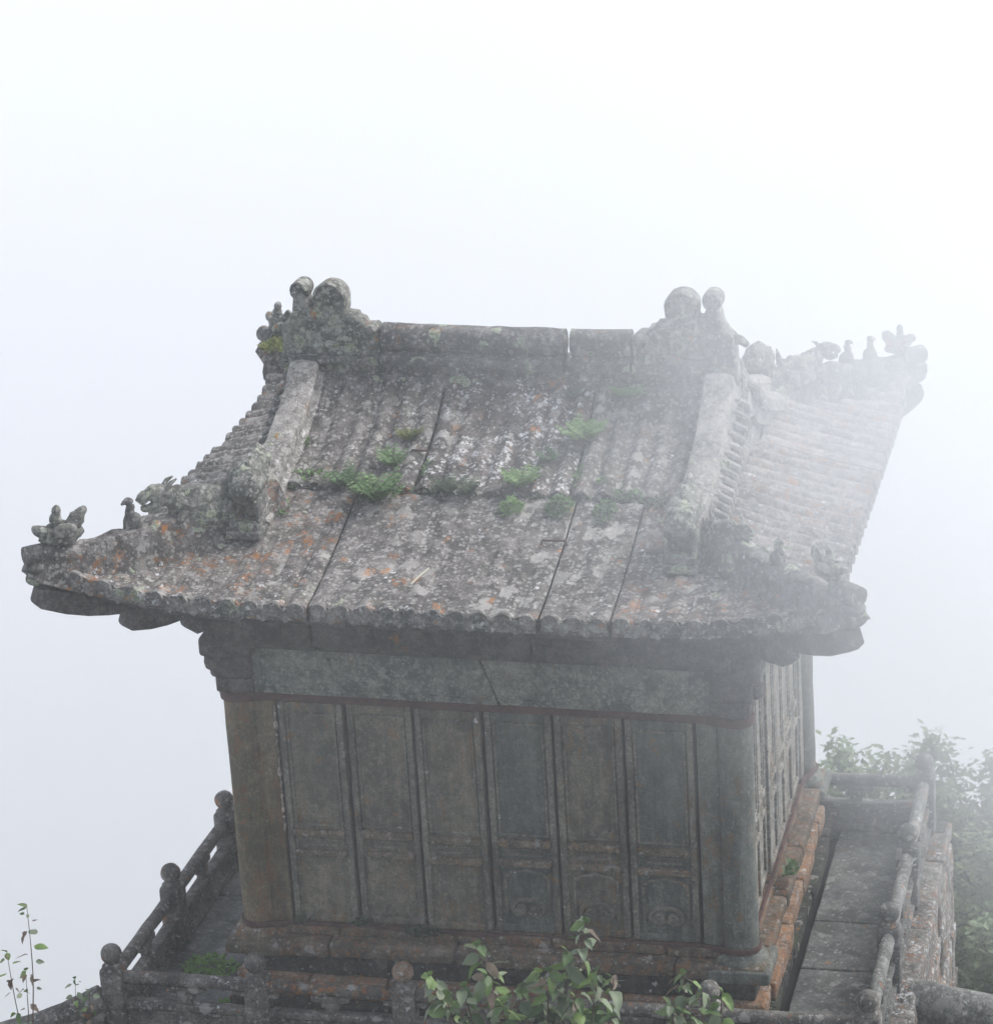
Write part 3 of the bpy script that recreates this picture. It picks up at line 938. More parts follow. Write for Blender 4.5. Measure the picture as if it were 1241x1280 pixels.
# ---- lintel beams and corner capitals
def beams():
    # front lintel: two stones meeting on a slanting crack; cut as sheared blocks
    def beam(x0, x1, y0, y1, z0, z1, slant0, slant1, mat):
        mb = MB()
        t = MB(); bx(t, 0, 1, y0, y1, z0, z1, r=.012, cell=.05, amp=0)
        for p in t.v:
            k = (p.z - z0) / (z1 - z0)
            X = (x0 + slant0 * (1 - k)) * (1 - p.x) + (x1 + slant1 * (1 - k)) * p.x
            q = Vector((X, p.y, p.z))
            mb.v.append(wobble(q, Vector((0, 1, .2)), .006, 5))
        mb.f = t.f
        return mb
    b = part('lintel', beam(.12, 1.60, -.10, .1, 1.62, 1.975, 0, .13, M['beam']), M['beam'])
    mb = MB()
    for (z0, z1) in ((1.645, 1.668),):
        bx(mb, .17, 1.66, -.108, -.09, z0, z1, r=.005, cell=.2, amp=.003)
    bx(mb, .17, .19, -.108, -.09, 1.67, 1.93, r=.005, cell=.2, amp=.003)
    part('moulding', mb, M['beam'], b)
    b = part('lintel', beam(1.612, 3.08, -.10, .1, 1.62, 1.965, .13, 0, M['beam']), M['beam'])
    mb = MB()
    bx(mb, 1.80, 3.04, -.108, -.09, 1.645, 1.668, r=.005, cell=.2, amp=.003)
    bx(mb, 3.02, 3.04, -.108, -.09, 1.67, 1.93, r=.005, cell=.2, amp=.003)
    part('moulding', mb, M['beam'], b)
    mb = MB(); bx(mb, .12, 3.08, 2.62, 2.82, 1.62, 1.97, amp=.006); part('lintel', mb, M['beam'])
    for (x0, x1) in ((3.1, 3.3), (-.1, .1)):
        mb = MB(); bx(mb, x0, x1, .12, 1.3, 1.62, 1.97, amp=.006); part('lintel', mb, M['beam'])
        mb = MB(); bx(mb, x0, x1, 1.31, 2.6, 1.62, 1.97, amp=.006); part('lintel', mb, M['beam'])
    for (x, y, sx, sy) in ((0, 0, -1, -1), (3.2, 0, 1, -1), (3.2, 2.72, 1, 1), (0, 2.72, -1, 1)):
        mb = MB()
        o = lambda d: (x + sx * d, y + sy * d)
        sbox(mb, (*o(-.01), 1.67), (.25, .25, .10), r=.012, cell=.1, amp=.004)
        sbox(mb, (*o(.0), 1.80), (.28, .28, .15), r=.03, cell=.08, amp=.01)
        sbox(mb, (*o(.02), 1.945), (.34, .34, .14), r=.04, cell=.08, amp=.012)
        lathe(mb, (x + sx * .15, y + sy * .05, 1.80), [(.02, -.06), (.045, -.04), (.055, 0), (.05, .04), (.02, .06)], 10)
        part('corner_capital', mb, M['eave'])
        mb = MB()
        bx(mb, x - sx * .19 - .02, x - sx * .19 + .02, y - .125, y - .105, 1.68, 1.92, r=.006, cell=.2)
    # cornice blocks
    xs = [-.02, .62, 1.02, 2.02, 2.62, 3.22]
    for a, b_ in zip(xs, xs[1:]):
        for (y0, y1) in ((-.34, .1), (2.62, 3.06)):
            mb = MB()
            bx(mb, a + .004, b_ - .004, y0, y1, 2.05, 2.3, r=.014, cell=.12, amp=.008)
            bx(mb, a + .004, b_ - .004, y0 + .10, y1 - .10, 1.98, 2.06, r=.01, cell=.2, amp=.004)
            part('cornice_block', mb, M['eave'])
    ys = [.11, .9, 1.8, 2.61]
    for a, b_ in zip(ys, ys[1:]):
        for (x0, x1) in ((-.34, .1), (3.1, 3.54)):
            mb = MB()
            bx(mb, x0, x1, a + .004, b_ - .004, 2.05, 2.3, r=.014, cell=.12, amp=.008)
            bx(mb, x0 + .1, x1 - .1, a + .004, b_ - .004, 1.98, 2.06, r=.01, cell=.2, amp=.004)
            part('cornice_block', mb, M['eave'])
beams()

# ---- roof surface
TT = [0, .3, .63, 1.06, 1.4, 1.75, 2.0, 2.23, 2.4]
HH = [2.56, 2.62, 2.70, 2.83, 2.93, 3.05, 3.18, 3.34, 3.45]
def hprof(t):
    if t <= 0: return HH[0] + t * .15
    for i in range(len(TT) - 1):
        if t <= TT[i + 1]:
            k = (t - TT[i]) / (TT[i + 1] - TT[i])
            m0 = (HH[i + 1] - HH[max(i - 1, 0)]) / (TT[i + 1] - TT[max(i - 1, 0)])
            m1 = (HH[min(i + 2, len(TT) - 1)] - HH[i]) / (TT[min(i + 2, len(TT) - 1)] - TT[i])
            dt = TT[i + 1] - TT[i]
            k2, k3 = k * k, k ** 3
            return (2 * k3 - 3 * k2 + 1) * HH[i] + (k3 - 2 * k2 + k) * dt * m0 + (-2 * k3 + 3 * k2) * HH[i + 1] + (k3 - k2) * dt * m1
    return HH[-1]
GA = 1.50      # half length of the gabled part
def RP(side, a, t, dz=0.0):
    """side 0 front, 1 right, 2 back, 3 left; a along the eave from its middle, t inward from the eave."""
    v = max(0.0, min(1.1, (E - t) / E)); u = min(1.1, abs(a) / E)
    c = (u * v) ** 6
    tt = t if (side in (0, 2) and abs(a) <= GA) else min(t, max(0.0, E - abs(a)) if t >= 0 else t)
    z = hprof(tt) + .22 * c + dz
    if side == 0: X, Y = a, -(E - t)
    elif side == 1: X, Y = E - t, a
    elif side == 2: X, Y = -a, E - t
    else: X, Y = -(E - t), -a
    X += math.copysign((.05 if X > 0 and Y > 0 else .16) * c, X); Y += math.copysign(.05 * c, Y)
    return Vector((XC + X, YC + Y, z))
def rough3(p, amp):
    return amp * (mn.noise(p * 4.0) + .6 * mn.noise(p * 11) + .5 * mn.noise(p * 27))

def slab_mesh(side, a0, a1, t0, t1, dz=0.0, tilt=0.0, gap=.008, hip=True, da=.047, dt=.06):
    a0 += gap; a1 -= gap
    na = max(2, int(round((a1 - a0) / da)))
    aa = [a0 + (a1 - a0) * i / na for i in range(na + 1)]
    nt_ = max(2, int(round((t1 - t0) / dt)))
    mb = MB()
    cols = []
    am = (a0 + a1) / 2
    for a in aa:
        tm = t1
        if hip: tm = min(t1, E - abs(a) - .012) if (side in (1, 3) or abs(a) > GA) else t1
        tm = max(tm, t0 + .004)
        wig = .018 * mn.noise(Vector((a * 5, t1 * 7, side))) if t0 < tm and tm == t1 else 0
        wig0 = .018 * mn.noise(Vector((a * 5, t0 * 7, side))) if t0 > 0 else 0
        cols.append([t0 + wig0 + (tm + wig - t0 - wig0) * j / nt_ for j in range(nt_ + 1)])
    top, bot = [], []
    vs = []
    for i, a in enumerate(aa):
        for j, t in enumerate(cols[i]):
            ew = .0
            if i in (0, na): ew = -.012
            if j in (0, nt_) : ew = min(ew, -.010)
            p = RP(side, a, t, dz + (a - am) * tilt + ew)
            p.z += rough3(p, .007)
            jag = .010 * mn.noise(p * 9) if i in (0, na) and 0 < j < nt_ else 0
            if side in (0, 2): p.x += jag
            else: p.y += jag
            vs.append(p)
    n1 = nt_ + 1
    nb = len(vs)
    for i, a in enumerate(aa):
        for j, t in enumerate(cols[i]):
            vs.append(RP(side, a, t, dz - .095))
    fs = []
    for i in range(na):
        for j in range(nt_):
            fs.append([i * n1 + j, (i + 1) * n1 + j, (i + 1) * n1 + j + 1, i * n1 + j + 1])
            fs.append([nb + i * n1 + j, nb + i * n1 + j + 1, nb + (i + 1) * n1 + j + 1, nb + (i + 1) * n1 + j])
    for i in range(na):
        fs.append([i * n1, nb + i * n1, nb + (i + 1) * n1, (i + 1) * n1])
        fs.append([i * n1 + nt_, (i + 1) * n1 + nt_, nb + (i + 1) * n1 + nt_, nb + i * n1 + nt_])
    for j in range(nt_):
        fs.append([j, j + 1, nb + j + 1, nb + j])
        fs.append([na * n1 + j, nb + na * n1 + j, nb + na * n1 + j + 1, na * n1 + j + 1])
    return mb.add(vs, fs)

def roll_mesh(side, a, t0, t1, dz, w=.05, h=.03, over=.0, tilt=0.0, wear=.35):
    mb = MB()
    n = max(3, int(round((t1 - t0) / .055)))
    m = 9
    vs, fs = [], []
    for j in range(n + 1):
        t = t0 + (t1 - t0) * j / n
        wv = 1 - wear * max(0, mn.noise(Vector((a * 3, t * 4, side * 5))) * 1.6 + .35)
        for k in range(m):
            f = -1 + 2 * k / (m - 1)
            lift = (math.cos(f * math.pi / 2) ** 1.25) * h * wv - (.005 if abs(f) == 1 else 0) + .001
            p = RP(side, a + f * w, t, dz + lift + tilt)
            p.z += rough3(p, .005)
            vs.append(p)
    for j in range(n):
        for k in range(m - 1):
            fs.append([j * m + k, j * m + k + 1, (j + 1) * m + k + 1, (j + 1) * m + k])
    fs.append([k for k in range(m)][::-1])
    fs.append([n * m + k for k in range(m)])
    return mb.add(vs, fs)

def tile_end_mesh(side, a, dz, r=.054):
    mb = MB()
    c = RP(side, a, -.004, dz - .022)
    d = {0: Vector((0, -1, 0)), 1: Vector((1, 0, 0)), 2: Vector((0, 1, 0)), 3: Vector((-1, 0, 0))}[side]
    s = Vector((-d.y, d.x, 0))
    k = 14
    vs, fs = [], []
    rr = r * random.uniform(.9, 1.05)
    rings = [(.0, 1.0), (.022, 1.0), (.030, .9), (.026, .7)]
    for (o, q) in rings:
        for i in range(k):
            an = 2 * math.pi * i / k
            p = c + d * (o - .02) + s * (rr * q * math.cos(an)) + Vector((0, 0, rr * q * math.sin(an)))
            vs.append(wobble(p, d, .006, 22))
    for i_ in range(len(rings) - 1):
        for i in range(k):
            i2 = (i + 1) % k
            fs.append([i_ * k + i, i_ * k + i2, (i_ + 1) * k + i2, (i_ + 1) * k + i])
    fs.append([(len(rings) - 1) * k + i for i in range(k)])
    fs.append([i for i in range(k)][::-1])
    return mb.add(vs, fs)

def drip_mesh(side, a, dz, w=.045):
    """The hanging lip of a pan tile: a rounded triangle below the eave edge."""
    d = {0: Vector((0, -1, 0)), 1: Vector((1, 0, 0)), 2: Vector((0, 1, 0)), 3: Vector((-1, 0, 0))}[side]
    s = Vector((-d.y, d.x, 0))
    c = RP(side, a, 0, dz - .035)
    out = [(-w, .02), (-w, -.02), (-w * .7, -.045), (-w * .3, -.062), (0, -.068), (w * .3, -.062), (w * .7, -.045), (w, -.02), (w, .02)]
    vs, fs = [], []
    k = len(out)
    for o in (-.03, .010):
        for (x, z) in out:
            p = c + d * o + s * x + Vector((0, 0, z))
            vs.append(wobble(p, d, .006, 22))
    for i in range(k):
        i2 = (i + 1) % k
        fs.append([i, i2, k + i2, k + i])
    fs.append([k + i for i in range(k)]); fs.append([i for i in range(k)][::-1])
    return MB().add(vs, fs)

def roof():
    rnd = random.Random(3)
    P0 = .1411
    def slabs(side, rows, eave_row, mats):
        for ri, (t0, t1, cuts, phase, per, h) in enumerate(rows):
            for ci, (a0, a1) in enumerate(zip(cuts, cuts[1:])):
                dz = rnd.uniform(-.006, .006)
                g = .012 if ri == 0 else .010
                mat = mats(ri, ci)
                worn = 1.0
                gl = gr = g
                if side == 0:
                    if ri == 0 and ci == 1: gr = .024; worn = .6
                    if ri == 0 and ci == 2: worn = .7
                    if ri == 1: gl = gr = .016
                mb = slab_mesh(side, a0 + gl - g, a1 - gr + g, t0, t1, dz, 0, gap=g)
                sl = part('roof_slab', mb, mat)
                k0 = math.ceil((a0 + .05 - phase) / per)
                a = phase + k0 * per
                while a < a1 - .045:
                    tm = t1 - .012
                    if side in (1, 3) or abs(a) > GA: tm = min(tm, E - abs(a) - .05)
                    if tm - t0 > .06:
                        part('tile_roll', roll_mesh(side, a, t0 + (.01 if t0 > 0 else 0), tm, dz, h=worn * h * rnd.uniform(.7, 1.25), w=.064 if side in (0, 2) else .06), mat, sl)
                    if eave_row == ri:
                        part('tile_end', tile_end_mesh(side, a, dz), M['eave_tip'], sl)
                    a += per
                if eave_row == ri:
                    k0 = math.ceil((a0 + .03 - phase - per / 2) / per)
                    a = phase + per / 2 + k0 * per
                    while a < a1 - .02:
                        part('drip_tile', drip_mesh(side, a, dz), M['eave_tip'], sl)
                        a += per
    M['eave_tip'] = stone('lichen flecked tile end stone', (0.075, 0.075, 0.072), (0.14, 0.13, 0.12), pale=.4, white=.2, orange=.25, green=.15, dark=.4, big=.3)
    c0 = [-E, -.79, .62, 1.045, E]
    c1 = [-GA, -.44, .56, GA]
    slabs(0, [(0, 1.2, c0, .62 + P0 / 2, P0, .015), (1.215, 2.26, c1, -.44 + .0715, .143, .038)], 0,
          lambda r, c: M['roof_white'] if (r == 1 and c == 1) else (M['roof_lower'] if r == 0 and c in (1, 2) else (M['roof_orange'] if r == 0 else M['roof'])))
    slabs(2, [(0, 1.2, [-E, -.8, .7, E], P0 / 2, P0, .024), (1.215, 2.26, [-GA, 0, GA], .07, .143, .03)], 0, lambda r, c: M['roof'])
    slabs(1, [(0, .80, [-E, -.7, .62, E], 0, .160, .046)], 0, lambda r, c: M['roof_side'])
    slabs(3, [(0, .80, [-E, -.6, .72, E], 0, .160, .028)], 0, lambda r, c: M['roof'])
    # under-eave mass: closes the overhang between slab bottoms and cornice
    for side in range(4):
        mb = MB()
        vs, fs = [], []
        na = 40
        rows = [(.05, 'top'), (.03, 'lip'), (.35, 2.40), (.62, 2.33), (.80, 2.22), (1.02, 2.18)]
        for (t, z) in rows:
            for i in range(na + 1):
                a = (-1 + 2 * i / na) * (E - max(t, .03))
                if z == 'top': p = RP(side, a, t, -.097)
                elif z == 'lip': p = RP(side, a, t, -.135)
                else:
                    p = RP(side, a, t, 0)
                    cor = p.z - hprof(min(t, E - abs(a)))
                    p.z = z + max(0, cor) * .8
                p.z += rough3(p, .008)
                vs.append(p)
        for r_ in range(len(rows) - 1):
            for i in range(na):
                b = r_ * (na + 1) + i
                fs.append([b, b + na + 1, b + na + 2, b + 1])
        # upper return so the mass is closed
        m = len(vs)
        for i in range(na + 1):
            a = (-1 + 2 * i / na) * (E - 1.02)
            vs.append(RP(side, a, 1.02, -.10))
        b0 = (len(rows) - 1) * (na + 1)
        for i in range(na):
            fs.append([b0 + i, m + i, m + i + 1, b0 + i + 1])
            fs.append([i, i + 1, m + i + 1, m + i])
        mb.add(vs, fs)
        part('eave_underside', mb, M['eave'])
roof()

# ---- ridge
RZ = 3.24
def ridge_prof():
    pr = [(-.14, 0), (-.14, .085), (-.075, .10), (-.075, .15), (-.132, .165), (-.132, .215), (-.048, .235)]
    for k in range(9):
        a = math.pi * 1.18 - (math.pi * 1.36) * k / 8
        pr.append((.098 * math.cos(a), .322 + .092 * math.sin(a)))
    pr += [(.048, .235), (.132, .215), (.132, .165), (.075, .15), (.075, .10), (.14, .085), (.14, 0)]
    return pr
def ridge():
    pr = ridge_prof()
    segs = [(.725, 1.95, 0, 0), (1.995, 2.39, .0, .004)]
    for (x0, x1, dz0, dz1) in segs:
        n = max(3, int((x1 - x0) / .05))
        path = []
        for i in range(n + 1):
            x = x0 + (x1 - x0) * i / n
            path.append((x, YC, RZ + dz0 + .018 * ((x - XC) / 1.2) ** 2))
        mb = MB(); sweep(mb, path, pr, amp=.006)
        part('ridge_block', mb, M['ridge'])
    def fin_out(mir):
        o = [(.05, 3.24), (.045, 3.42), (.055, 3.55), (.06, 3.66)]
        o += [(.10, 3.70), (.135, 3.75), (.143, 3.80)]
        # small curl
        c, r = (.195, 3.900), .064
        for k in range(11):
            a = R(230 - 28 * k)
            o.append((c[0] + r * math.cos(a), c[1] + r * math.sin(a)))
        o += [(.245, 3.825), (.262, 3.79), (.285, 3.785)]
        c, r = (.395, 3.850), .112
        for k in range(10):
            a = R(205 - 22 * k)
            o.append((c[0] + r * math.cos(a), c[1] + r * math.sin(a)))
        o += [(.500, 3.79), (.497, 3.755), (.56, 3.745), (.575, 3.72), (.61, 3.71), (.63, 3.675), (.655, 3.68), (.69, 3.67), (.72, 3.645), (.72, 3.24)]
        # tilt undone: coordinates were read on the leaning roof
        o = [(x, z - .022 if z > 3.3 else z) for x, z in o]
        if mir: o = [(3.12 - x, z) for x, z in o]
        return o
    for mir in (False, True):
        f = (lambda x: 3.12 - x) if mir else (lambda x: x)
        mb = MB()
        o = fin_out(mir)
        prism(mb, o, YC - .085, YC + .085, bev=.022, amp=.006)
        root = part('ridge_finial', mb, M['carving'])
        # thicker foot with the ridge mouldings carried on
        mb = MB()
        x0, x1 = sorted((f(.06), f(.718)))
        n = 14
        path = [(x0 + (x1 - x0) * i / n, YC, RZ) for i in range(n + 1)]
        low = [q for q in ridge_prof() if q[1] <= .216]
        sweep(mb, path, low, amp=.006)
        part('finial_foot', mb, M['ridge'], root)
        mb = MB()   # beast's head biting the ridge: jaws, brow, scrolls
        for pts, r in (([(.45, 3.60), (.55, 3.58), (.63, 3.61), (.69, 3.66)], .035), ([(.12, 3.60), (.2, 3.54), (.34, 3.53), (.46, 3.56), (.57, 3.55)], .028),
                       ([(.26, 3.66), (.36, 3.62), (.5, 3.64), (.6, 3.67)], .026), ([(.1, 3.66), (.16, 3.72), (.2, 3.78)], .024),
                       ([(.3, 3.70), (.38, 3.68), (.46, 3.70), (.54, 3.71)], .024)):
            for sd in (-1, 1):
                q = spline([(f(a), YC + sd * .076, b - .022) for a, b in pts], 5)
                tube(mb, q, r * .72, 8, amp=.01, sc=18)
        for (a, b, r) in ((.5, 3.635, .03), (.22, 3.62, .035), (.34, 3.585, .03)):
            for sd in (-1, 1):
                blob(mb, (f(a), YC + sd * .08, b - .022), (r * .8, r * .5, r * .8), 12, 8, amp=.008)
        part('beast_relief', mb, M['carving'], root)
        # rims of the two curls
        for (cx, cz, r, a0, a1) in ((.195, 3.878, .050, 235, -55), (.395, 3.828, .096, 212, -28)):
            for sd in (-1, 1):
                mb = MB()
                pts = [(f(cx + r * math.cos(R(a0 + (a1 - a0) * k / 14))), YC + sd * .080, cz + r * math.sin(R(a0 + (a1 - a0) * k / 14))) for k in range(15)]
                tube(mb, pts, .010, 7, amp=.002)
                part('curl_rim', mb, M['ridge'], root)
        mb = MB()   # snout sticking out past the gable
        tube(mb, spline([(f(.10), YC - .01, 3.60), (f(.04), YC - .02, 3.62), (f(.0), YC - .02, 3.60), (f(-.02), YC - .02, 3.58)], 4), .034, 8, scale=[1, 1, 1, 1, 1, .95, .9, .85, .8, .75, .7, .6, .5], amp=.008, sc=14)
        part('gargoyle', mb, M['carving'], root)
ridge()

# ---- descending ridges, gable walls and verge tiles
def descending():
    for sx in (-1, 1):
        for sy in (-1, 1):
            side = 0 if sy < 0 else 2
            aa = sx * 1.375 if side == 0 else -sx * 1.375
            tf = .56 if (sx, sy) == (1, -1) else .70
            path = []
            n = 40
            for i in range(n + 1):
                t = 2.20 - (2.20 - tf - .12) * i / n
                p = RP(side, aa, t, -.02)
                path.append(p)
            pr = [(-.125, -.02), (-.12, .05), (-.095, .065), (-.09, .115), (-.098, .13), (-.085, .165), (-.04, .182), (.04, .182), (.085, .165), (.098, .13), (.09, .115), (.095, .065), (.12, .05), (.125, -.02)]
            mb = MB(); sweep(mb, path, pr, amp=.010, sc=12)
            rt = part('descending_ridge', mb, M['rib'])
            # end pedestal with dark arched niche below a crouching beast
            f = RP(side, aa, tf, 0)
            Y = lambda d: f.y + sy * d      # d outwards down the slope
            mb = MB()
            sbox(mb, (f.x, Y(-.05), f.z + .035), (.215, .26, .05), r=.01, cell=.06, amp=.004)
            sbox(mb, (f.x, Y(-.065), f.z + .085), (.185, .25, .05), r=.01, cell=.06, amp=.004)
            sbox(mb, (f.x - .085, Y(-.08), f.z + .17), (.028, .22, .15), r=.01, cell=.06, amp=.004)
            sbox(mb, (f.x + .085, Y(-.08), f.z + .17), (.028, .22, .15), r=.01, cell=.06, amp=.004)
            sbox(mb, (f.x, Y(-.15), f.z + .17), (.17, .10, .16), r=.01, cell=.06, amp=.004)
            part('ridge_pedestal', mb, M['ridge'], rt)
            mb = MB()
            tube(mb, spline([(f.x, Y(-.42), f.z + .40), (f.x, Y(-.28), f.z + .37), (f.x, Y(-.15), f.z + .335), (f.x, Y(-.04), f.z + .295), (f.x, Y(.04), f.z + .265)], 5),
                 .088, 20, scale=[.4, .55, .7, .8, .9, .95, 1.0, 1.05, 1.08, 1.1, 1.12, 1.12, 1.12, 1.1, 1.08, 1.08, 1.05, .98, .88, .72, .45], amp=.026, sc=15)
            for e in (-1, 1):
                blob(mb, (f.x + e * .05, Y(-.03), f.z + .355), (.028, .035, .03), 8, 6, amp=.006)
                blob(mb, (f.x + e * .06, Y(.02), f.z + .285), (.03, .035, .03), 8, 6, amp=.006)
            for k_ in range(4):
                blob(mb, (f.x, Y(-.16 - .07 * k_), f.z + .425 + .012 * k_), (.022, .04, .03), 8, 6, amp=.008)
            part('crouching_beast', mb, M['carving'], rt)
            # verge tiles hung over the gable board
            k = 0
            t = .86
            while t < 2.12:
                a2 = sx * (GA + .055) if side == 0 else -sx * (GA + .055)
                a1 = sx * (GA - .055) if side == 0 else -sx * (GA - .055)
                # positions taken from the gabled slope itself
                p1 = RP(side, a1, t, .03)
                p2 = Vector((XC + sx * (GA + .055), p1.y, p1.z - .035))
                p3 = Vector((XC + sx * (GA + .06), p1.y, p1.z - .10))
                mb = MB()
                tube(mb, [p1, p1 * .5 + p2 * .5 + Vector((0, 0, .008)), p2, p3], .031, 8, amp=.004, sc=15)
                part('verge_tile', mb, M['rib'] if sx > 0 else M['ridge'], rt)
                t += .082
        # gable wall
        mb = MB()
        pts = []
        n = 20
        xg = XC + sx * (GA - .02)
        out = []
        for i in range(n + 1):
            t = .78 + (2.29 - .78) * i / n
            out.append((-(E - t), hprof(t) - .03))
        out = out + [(-a, b) for a, b in out[::-1][1:]]
        base_z = hprof(.78) - .12
        poly = [(out[0][0], base_z)] + out + [(out[-1][0], base_z)]
        vs = [Vector((xg - sx * .1, YC + a, z)) for a, z in poly] + [Vector((xg, YC + a, z)) for a, z in poly]
        k = len(poly)
        fs = [list(range(k)), [k + i for i in range(k)][::-1]] + [[i, (i + 1) % k, k + (i + 1) % k, k + i] for i in range(k)]
        mb.add(vs, fs)
        g = part('gable_wall', mb, M['rib'], smooth=False)
        # barge boards: a raised strip following the slope, with carved vertical flutes
        for sy in (-1, 1):
            path = []
            for i in range(15):
                t = .9 + (2.24 - .9) * i / 14
                path.append((xg + sx * .02, YC + sy * (E - t), hprof(t) - .12))
            mb = MB(); sweep(mb, path, [(-.02, -.05), (.02, -.05), (.02, .05), (-.02, .05)], amp=.004)
            part('barge_board', mb, M['rib'], g)
descending()

# ---- hip ridges with their figures
def seated(mb, p, d, h, beak=True, wob=.010):
    """small seated guardian: haunch, chest, head turned along d"""
    up = Vector((0, 0, 1))
    blob(mb, p + up * h * .2 - d * h * .06, (h * .25, h * .24, h * .30), 14, 10, amp=wob)
    tube(mb, spline([p + up * h * .1 + d * h * .06, p + up * h * .45 + d * h * .08, p + up * h * .78 + d * h * .05], 4), h * .17, 12, scale=[1.35, 1.3, 1.2, 1.1, 1, .9, .8, .75, .7], amp=wob, sc=20)
    blob(mb, p + up * h * .88 + d * h * .08, (h * .15, h * .14, h * .13), 12, 9, amp=wob)
    if beak: tube(mb, [p + up * h * .90 + d * h * .1, p + up * h * .88 + d * h * .24, p + up * h * .82 + d * h * .34], h * .09, 8, scale=[1, .8, .3], amp=wob * .5)
    for s in (-1, 1):
        sdv = Vector((-d.y, d.x, 0)) * s
        tube(mb, [p + up * h * .5 + d * h * .14 + sdv * h * .1, p + up * h * .25 + d * h * .24 + sdv * h * .11, p + d * h * .26 + sdv * h * .11], h * .055, 6, amp=wob * .4)

def beast(mb, p, d, s=1.0):
    """long crawling dragon: crested tail, scaly arched body, raised head looking down the hip"""
    up = Vector((0, 0, 1)); sd0 = Vector((-d.y, d.x, 0))
    q = lambda a, b: p + d * (a * s) + up * (b * s)
    pts = spline([q(-.30, .0), q(-.20, .05), q(-.08, .085), (q(.04, .10)), q(.13, .13), q(.21, .175), q(.30, .17)], 6)
    n = len(pts)
    kk = [.7 + .5 * math.sin(math.pi * min(1, i / n * 1.25)) - max(0, i / n - .72) * 1.3 for i in range(n)]
    sweep(mb, pts, [(r_[0] * .85, r_[1] * 1.15) for r_ in circ(.078 * s, 18)], scale=kk, amp=.020, sc=15)
    tube(mb, spline([q(.20, .19), q(.27, .215), q(.33, .20), q(.37, .165)], 5), .05 * s, 12, scale=[.9 - .028 * i for i in range(16)], amp=.010, sc=22)
    tube(mb, spline([q(.26, .15), q(.31, .13), q(.36, .135)], 4), .026 * s, 8, scale=[1, 1, 1, .95, .9, .85, .8, .7, .5], amp=.005)
    for i in range(9):
        a = -.26 + .05 * i
        b_ = .09 + .07 * math.sin(math.pi * (i + 1) / 10) + (.05 if i == 2 else 0)
        tube(mb, [q(a, b_ - .03), q(a - .012, b_ + .02), q(a - .03, b_ + (.09 if i == 2 else .045))], .024 * s, 6, scale=[1.2, .9, .25], amp=.006)
    for e in (-1, 1):
        sd = sd0 * e
        tube(mb, [q(.22, .22) + sd * .028, q(.19, .255) + sd * .035, q(.155, .27) + sd * .03], .016 * s, 6, scale=[1, .8, .3], amp=.003)
        blob(mb, q(-.02, .04) + sd * .05 * s, (.14 * s, .05 * s, .085 * s), 16, 10, amp=.026, rot=Matrix.Rotation(math.atan2(d.y, d.x), 3, 'Z'), sc=16)
        tube(mb, spline([q(.12, .09) + sd * .05, q(.17, .05) + sd * .07, q(.15, -.01) + sd * .065, q(.21, -.02) + sd * .06], 4), .026 * s, 8, amp=.006)

def corner_figure(mb, p0, d, s=1.0):
    """a bird crouched on the hip end: leaf shaped tail raised behind, head low in front, small rider"""
    t = MB()
    p = Vector((0, 0, 0))
    up = Vector((0, 0, 1)); sd = Vector((-d.y, d.x, 0))
    rz = Matrix.Rotation(math.atan2(d.y, d.x), 3, 'Z')
    blob(t, p + up * .02, (.14, .06, .06), 18, 12, amp=.022, rot=rz)
    blob(t, p + up * .07 + d * .11, (.08, .045, .038), 14, 9, amp=.014, rot=rz @ Matrix.Rotation(-.25, 3, 'Y'))
    blob(t, p + up * .10 - d * .085, (.11, .04, .05), 18, 12, amp=.018, rot=rz @ Matrix.Rotation(.82, 3, 'Y'))
    for e in (-1, 1):
        blob(t, p + up * .06 + sd * .05 * e, (.09, .018, .05), 12, 8, amp=.012, rot=rz)
    tube(t, spline([p + up * .04 + d * .02, p + up * .12 + d * .03, p + up * .165 + d * .02], 3), .042, 10, scale=[1.3, 1.25, 1.15, 1, .85, .7, .55], amp=.012)
    blob(t, p + up * .185 + d * .02, (.028, .026, .036), 12, 8, amp=.007)
    off = len(mb.v)
    mb.v += [p0 + q * s for q in t.v]
    mb.f += [[i + off for i in f] for f in t.f]

